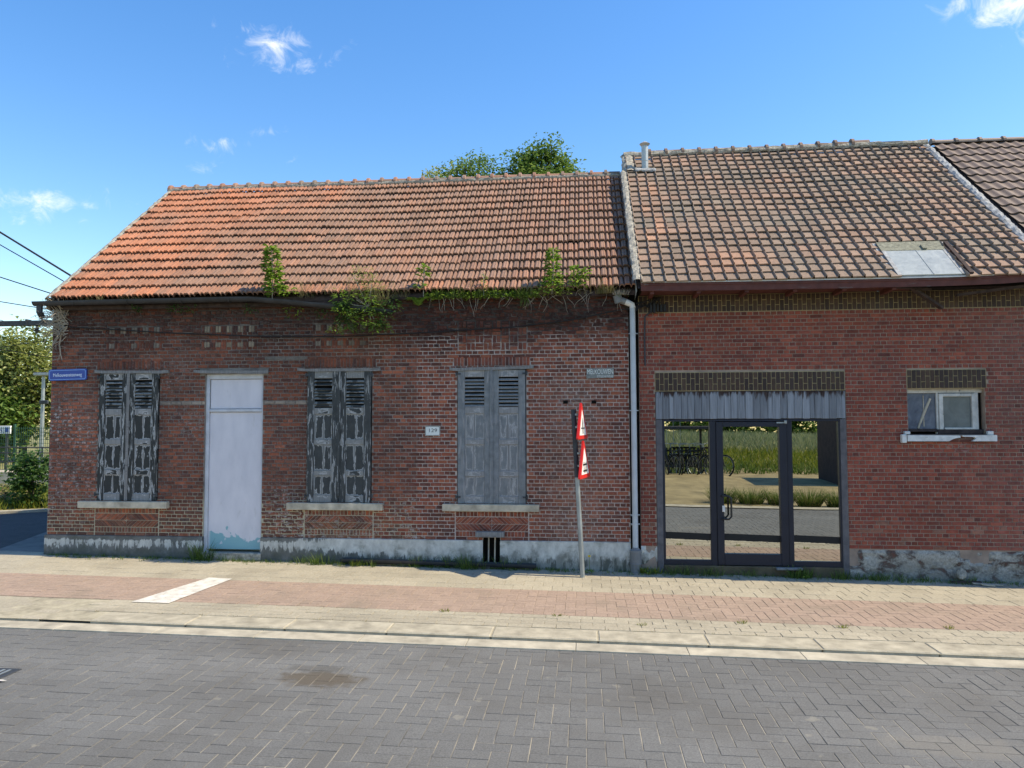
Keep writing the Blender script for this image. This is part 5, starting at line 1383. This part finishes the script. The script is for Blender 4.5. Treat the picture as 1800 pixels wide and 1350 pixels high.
# ================================================================== trees and the railway behind
def tree(name, label, base, h, crown_c, crown_r, nclump, leaves, L, m, cat='tree', trunk_r=.12, seed=0, group=None, sparse=.75):
    rs = random.Random(seed); o = thing(name, label, cat, base, group)
    cc = Vector(crown_c); cr = Vector(crown_r); mb = MB(); top = Vector((cc.x, cc.y, cc.z))
    mb.tube([(0, 0, -.3), (cc.x * .3, cc.y * .3, cc.z * .45), top], [trunk_r, trunk_r * .75, trunk_r * .35], 8)
    lv = MB(); C = []
    for i in range(nclump):
        while True:
            p = Vector((rs.uniform(-1, 1), rs.uniform(-1, 1), rs.uniform(-1, 1)))
            if .25 < p.length < 1: break
        p *= (.75 + .35 * vn(p.x * 1.7 + seed, p.y * 1.7, p.z * 1.7) + .2)
        c = cc + Vector((p.x * cr.x, p.y * cr.y, p.z * cr.z)); C.append(c)
        if i % 3 == 0:
            s = Vector((cc.x * .35, cc.y * .35, max(.3, min(c.z - .3, cc.z * .8) * rs.uniform(.6, .95)))); mb.tube([s, s.lerp(c, .5) + Vector((0, 0, .1)), c], [trunk_r * .4, trunk_r * .22, .012], 5)
    cs = min(cr) * .2
    for c in C:
        for k in range(leaves):
            p = Vector((rs.gauss(0, cs), rs.gauss(0, cs), rs.gauss(0, cs * .7))); d = Vector((rs.uniform(-1, 1), rs.uniform(-1, 1), rs.uniform(-.8, .4)))
            kk = rs.uniform(.6, 1.2); lv.leaf(c + p, d, L * kk, L * .6 * kk, Vector((rs.uniform(-.6, .6), rs.uniform(-.6, .6), 1)))
    mb.build('trunk', 'bark', o); lv.build('crown', m, o); return o
tree('broadleaf_tree', 'leafy green tree top showing above the ridge of the orange roof', (-1.15, 9, 0), 9, (0, 0, 8.0), (1.0, .9, 1.2), 170, 90, .12, 'leaf_tree', seed=2)
tree('slender_tree', 'thin loose tree top left of the leafy one behind the ridge', (-2.9, 9.2, 0), 9, (0, 0, 8.15), (1.25, .8, .85), 120, 50, .1, 'leaf_tree', seed=4, trunk_r=.08)
tree('slender_tree', 'small sprig of tree at the right end of the orange ridge', (.75, 9.2, 0), 8.5, (0, 0, 7.7), (.35, .35, .95), 16, 40, .1, 'leaf_tree', seed=6, trunk_r=.05)
tree('slender_tree', 'sparse twiggy tree top at the left of the group behind the ridge', (-3.95, 9.4, 0), 8.5, (0, 0, 8.2), (.8, .6, .7), 55, 40, .09, 'leaf_pale', seed=8, trunk_r=.06)
tree('roadside_bush', 'dense green bush on the verge left of the house', (-11.95, 5.1, 0), 2, (0, 0, .75), (.5, .5, .72), 46, 40, .12, 'leaf_dark', 'bush', .03, 10)
tree('roadside_bush', 'low dry bush beside the dense green one on the verge', (-12.9, 5.4, 0), 1, (0, 0, .3), (.55, .4, .35), 20, 26, .1, 'grass_dry', 'bush', .02, 12)
for i, (x, y, z, r, lab, m) in enumerate([(-27.5, 24, 3.9, (2.6, 2.2, 2.8), 'tall pale willow-like tree behind the railway fence', 'leaf_pale'), (-31.5, 25, 3.7, (3.0, 2.2, 3.0), 'broad pale tree at the left edge beyond the railway', 'leaf_pale'),
                                          (-24.2, 25.5, 3.6, (2.0, 1.8, 2.6), 'pale tree half hidden by the house corner', 'leaf_pale'), (-28.5, 22, 2.0, (2.6, 1.6, 2.0), 'lower green tree behind the station sign', 'leaf_tree')]):
    tree('railway_tree', lab, (x, y, .0), 7, (0, 0, z), r, 210, 56, .26, m, seed=20 + i, trunk_r=.2)
# verge grass
mb = MB(); rs = random.Random(9)
for i in range(1500):
    x = rs.uniform(-15, -10.6); y = rs.uniform(4.0, 9); 
    if y < 4.2 + .7 * (x + 11.8) + .35: continue
    tuft(mb, (x, y, gz(x)), 5, rs.uniform(.1, .35), .08, .016)
mb.build('verge_grass', 'grass_yellow', None, kind='stuff', label='long yellowing grass on the verge beside the side street', cat='grass')
# platform wall, railing, fence
pw = thing('platform_wall', 'low stone railway platform edge beyond the verge', 'wall', (-20, 9.6, 0))
for i in range(14):
    mb = MB(); mb.bevbox(i * 1.2 - 9, i * 1.2 - 7.81, 0, .5, -.2, .62 + .01 * (i % 2), .03); mb.build('stone', 'stone_sill', pw)
rl = thing('platform_railing', 'dark metal railing along the railway platform', 'railing', (-20, 9.9, .62))
for z in (.25, .5, .66): MB().tube([(-9, 0, z), (8, 0, z)], .018, 6).build('rail', 'steel_dark', rl)
for i in range(12): MB().tube([(-9 + i * 1.5, 0, 0), (-9 + i * 1.5, 0, .68)], .02, 6).build('post', 'steel_dark', rl)
fe = thing('green_fence', 'green wire mesh fence in front of the railway trees', 'fence', (-24, 14, .3))
for i in range(9): MB().box(-9 + i * 2.2, -8.93 + i * 2.2, 0, .05, -.3, 1.65).build('post', 'fence_green', fe)
mb = MB()
for i in range(240): x = -9 + i * .075; mb.box(x, x + .012, .0, .008, -.2, 1.55)
for i in range(14): mb.box(-9, 9, -.004, .0, -.2 + i * .13, -.188 + i * .13)
mb.build('wire_mesh', 'fence_green', fe)
# platform lamp, station sign
lp = thing('platform_lamp', 'slim grey platform lamp post with flat lantern', 'lamp post', (-21.85, 18, 0))
MB().tube([(0, 0, 0), (0, 0, 3.9)], [.09, .06], 8).build('post', 'galvanised', lp); MB().bevbox(-.35, .45, -.15, .15, 3.9, 4.02, .02).build('lantern', 'galvanised', lp); MB().bevbox(-.08, .3, -.12, -.04, 2.75, 2.9, .02).build('loudspeaker', 'steel_dark', lp)
ss = thing('station_sign', 'white station name board with blue letters at the left edge', 'station sign', (-21.9, 16, 0))
MB().bevbox(-2.0, .36, -.04, .04, 1.58, 1.88, .01).build('board', 'sign_white', ss)
for x in (.2, -1.6): MB().tube([(x, 0, 0), (x, 0, 1.58)], .05, 8).build('post', 'steel_dark', ss)
lettering('MELKOUWEN', .17, 1.5, (-.72, -.046, 1.73), 'sign_blue', ss)
MB().box(.15, .29, -.046, -.041, 1.65, 1.82).build('emblem', 'sign_blue', ss)
# catenary
ct = thing('catenary_beam', 'dark steel railway portal beam with hanging insulator left of the gutter', 'beam', (-22, 12, 5.18))
MB().bevbox(-8, 8, -.08, .08, -.08, .08, .01).build('beam', 'steel_dark', ct)
MB().tube([(-8, 0, .0), (-8, 0, -5.4)], .16, 10).build('mast', 'steel_dark', ct); MB().tube([(8, 0, .0), (8, 0, -5.4)], .16, 10).build('mast', 'steel_dark', ct)
ix = 4.55
mb = MB(); mb.lathe([(.03, -.08), (.03, -.14), (.09, -.16), (.05, -.2), (.1, -.24), (.05, -.28), (.03, -.34)], 10, T3(ix, 0, 0)); mb.build('insulator', 'steel_dark', ct)
for x in (ix - .3, ix + .25): MB().box(x - .03, x + .03, -.1, .1, -.1, .12).build('bracket', 'steel_dark', ct)
WIRES = [((-18.83, 12, 8.17), (-16.23, 12, 6.63), .034, 'thick overhead wire running down behind the roof corner'), ((-18.82, 12, 7.76), (-16.4, 12, 6.42), .018, 'thin overhead wire just below the thick one'),
         ((-18.78, 12, 6.70), (-16.9, 12, 6.1), .018, 'overhead wire meeting the eaves corner'), ((-18.75, 12, 5.9), (-17.2, 12, 5.64), .014, 'overhead wire just above the portal beam'), ((-18.7, 12.4, 4.35), (-16.9, 12.4, 4.05), .012, 'thin wire crossing in front of the railway trees'), ((-18.6, 12.2, 5.25), (-16.9, 12.2, 4.75), .01, 'thin wire just below the portal beam'), ((-18.7, 12.6, 4.55), (-16.9, 12.6, 4.75), .01, 'thin rising wire above the railway trees')]
for a, b, r, lab in WIRES:
    a, b = Vector(a), Vector(b); d = b - a
    MB().tube([a - d * 2.2, a - d * 1 + Vector((0, 0, -.05)), a, b, b + d * .8], r, 6).build('overhead_wire', 'cable_black', None, label=lab, cat='wire', group='railway overhead wires')

# ================================================================== across the road (mirrored in the glass)
def lz(x, y): return max(land(x, y), gz(x) - .1) + .05
for i in range(11):
    x = 3.6 + i * .72; y = -10.1 + .05 * x
    plant('ornamental_grass', 'rounded clump of ornamental grass in a row across the road', 'grass', (x, y, lz(x, y) - .02), [('blades', 'grass_green', lambda mb: tuft(mb, (0, 0, 0), 420, .58, .26, .012, .8)), ('dry_blades', 'grass_dry', lambda mb: tuft(mb, (0, 0, 0), 120, .55, .26, .01, .8))], group='ornamental grasses across the road')
kx, ky = 8.35, -15.2
kz = lz(kx, ky)
kk = thing('brick_kiosk', 'dark brick utility kiosk across the road mirrored in the right glass panel', 'kiosk', (kx, ky, kz))
mb = wall_slab(0, 2.6, -.3, 3.4, -2.4, 0, []); mb.build('wall', 'kiosk_brick', kk)
for i in range(60):
    MB().box(-.012, 2.612, -.002, .012, .02 + i * .056, .064 + i * .056, skip=('l', 'r')).build('brick_course', 'kiosk_brick', kk)
MB().box(.28, .62, .013, .02, 1.42, 1.75).build('window', 'shadow_void', kk); MB().bevbox(.22, .68, .013, .05, 1.36, 1.415, .006).build('sill', 'cement', kk)
MB().bevbox(-.15, 2.75, -2.55, .15, 3.4, 3.55, .02).build('roof', 'cement', kk)
# meadow
for nm, m, y0, y1, n, h, lab in (('meadow_grass', 'grass_silver', -44, -27, 5200, .75, 'silvery tall grass on the meadow across the road'), ('meadow_flowers', 'grass_yellow', -28, -21.5, 3600, .5, 'yellow flowering band of the meadow across the road'), ('meadow_edge', 'grass_green', -23, -19.5, 2200, .4, 'green edge of the meadow across the road')):
    mb = MB(); rs = random.Random(int(-y0))
    for i in range(n):
        x = rs.uniform(3.5, 24); y = rs.uniform(y0, y1)
        p = Vector((x, y, lz(x, y) - .06))
        for k in range(2): mb.blade(p + Vector((rs.uniform(-.1, .1), 0, 0)), Vector((rs.uniform(-.5, .5), rs.uniform(-.5, .5), 1)), h * rs.uniform(.5, 1.1), .045, rs.uniform(.2, .8))
    mb.build(nm, m, None, kind='stuff', label=lab, cat='grass')
rs = random.Random(33)
for i in range(9):
    x = -6 + i * 5.2 + rs.uniform(-1, 1); y = -62 + rs.uniform(-5, 4); hh = rs.uniform(3.0, 4.6) * (1.25 if i > 5 else .9)
    tree('far_tree', 'dark tree in the row beyond the meadow across the road', (x, y, .2), 6, (0, 0, hh * .6), (3.3, 2, hh * .62), 60, 22, .6, 'leaf_tree', seed=50 + i, trunk_r=.25, group='tree row beyond the meadow')
# bicycle shelter
bz = lz(4, -18.3)
sh = thing('bicycle_shelter', 'dark flat-roofed bicycle shelter across the road mirrored in the left glass panel', 'shelter', (2.75, -17.4, bz))
for x, y in ((.05, 0), (1.75, 0), (.05, -2), (1.75, -2), (-2, 0), (-2, -2)): MB().box(x - .04, x + .04, y - .04, y + .04, -.1, 1.72).build('post', 'steel_dark', sh)
MB().bevbox(-2.3, 1.95, -2.3, .3, 1.72, 1.84, .02).build('roof', 'steel_dark', sh)
MB().tube([(.35, .25, 0), (.18, .1, .9), (.12, .0, 1.3)], .05, 6).build('brace', 'steel_dark', sh)
for i in range(25): MB().box(-2 + i * .15, -1.91 + i * .15, -2.05, -2.02, .25, 1.0).build('plank', 'steel_dark', sh)
for z in (.38, .85): MB().box(-2.0, 1.75, -2.02, -1.98, z, z + .06).build('rail', 'steel_dark', sh)
fb = thing('yard_fence', 'tall thin wire fence behind the bicycle shelter', 'fence', (0, -24, lz(2, -24)))
for i in range(22): MB().box(-2 + i * .3, -1.98 + i * .3, 0, .03, 0, 1.9).build('picket', 'galvanised', fb)
def bicycle(x, y, rz, first):
    o = thing('bicycle', 'dark bicycle parked in the shelter across the road', 'bicycle', (x, y, bz - .02), 'bicycles in the shelter'); o.rotation_euler = (R(random.uniform(-8, 8)), 0, rz); o.scale = (1.2, 1.2, 1.2)
    def wheel(cx):
        mb = MB(); n = 22; pts = [(cx + .33 * math.cos(2 * math.pi * k / n), 0, .34 + .33 * math.sin(2 * math.pi * k / n)) for k in range(n + 1)]; mb.tube(pts, .018, 6, False); w_ = mb.build('wheel', 'rubber', o)
        mb = MB(); pts = [(cx + .305 * math.cos(2 * math.pi * k / n), 0, .34 + .305 * math.sin(2 * math.pi * k / n)) for k in range(n + 1)]; mb.tube(pts, .01, 5, False)
        for k in range(12): a = 2 * math.pi * k / 12; mb.tube([(cx, 0, .34), (cx + .3 * math.cos(a), 0, .34 + .3 * math.sin(a))], .003, 3, False)
        mb.build('rim', 'galvanised', w_)
    wheel(-.53); wheel(.53); mb = MB()
    for a, b in (((-.53, .34), (-.1, .3)), ((-.1, .3), (-.2, .82)), ((-.53, .34), (-.17, .72)), ((-.1, .3), (.33, .78)), ((-.18, .74), (.32, .84)), ((.53, .34), (.33, .9))): mb.tube([(a[0], 0, a[1]), (b[0], 0, b[1])], .018, 6)
    mb.build('frame', 'black_metal', o)
    MB().tube([(.33, 0, .88), (.3, 0, 1.0), (.3, -.12, 1.02), (.2, -.27, 1.0)], .012, 6).tube([(.3, 0, 1.0), (.3, .12, 1.02), (.2, .27, 1.0)], .012, 6).build('handlebar', 'galvanised', o)
    MB().bevbox(-.34, -.08, -.06, .06, .86, .91, .02).build('saddle', 'rubber', o)
    MB().tube([(-.72, 0, .62), (-.6, 0, .69), (-.45, 0, .7), (-.28, 0, .7)], .012, 5).build('rack', 'galvanised', o)
for i in range(9): bicycle(1.9 + i * .33, -17.3 - .05 * i, R(62 + random.uniform(-18, 18)), i == 0)
print('objects', len(bpy.data.objects), 'tris', sum(len(m.polygons) for m in bpy.data.meshes))
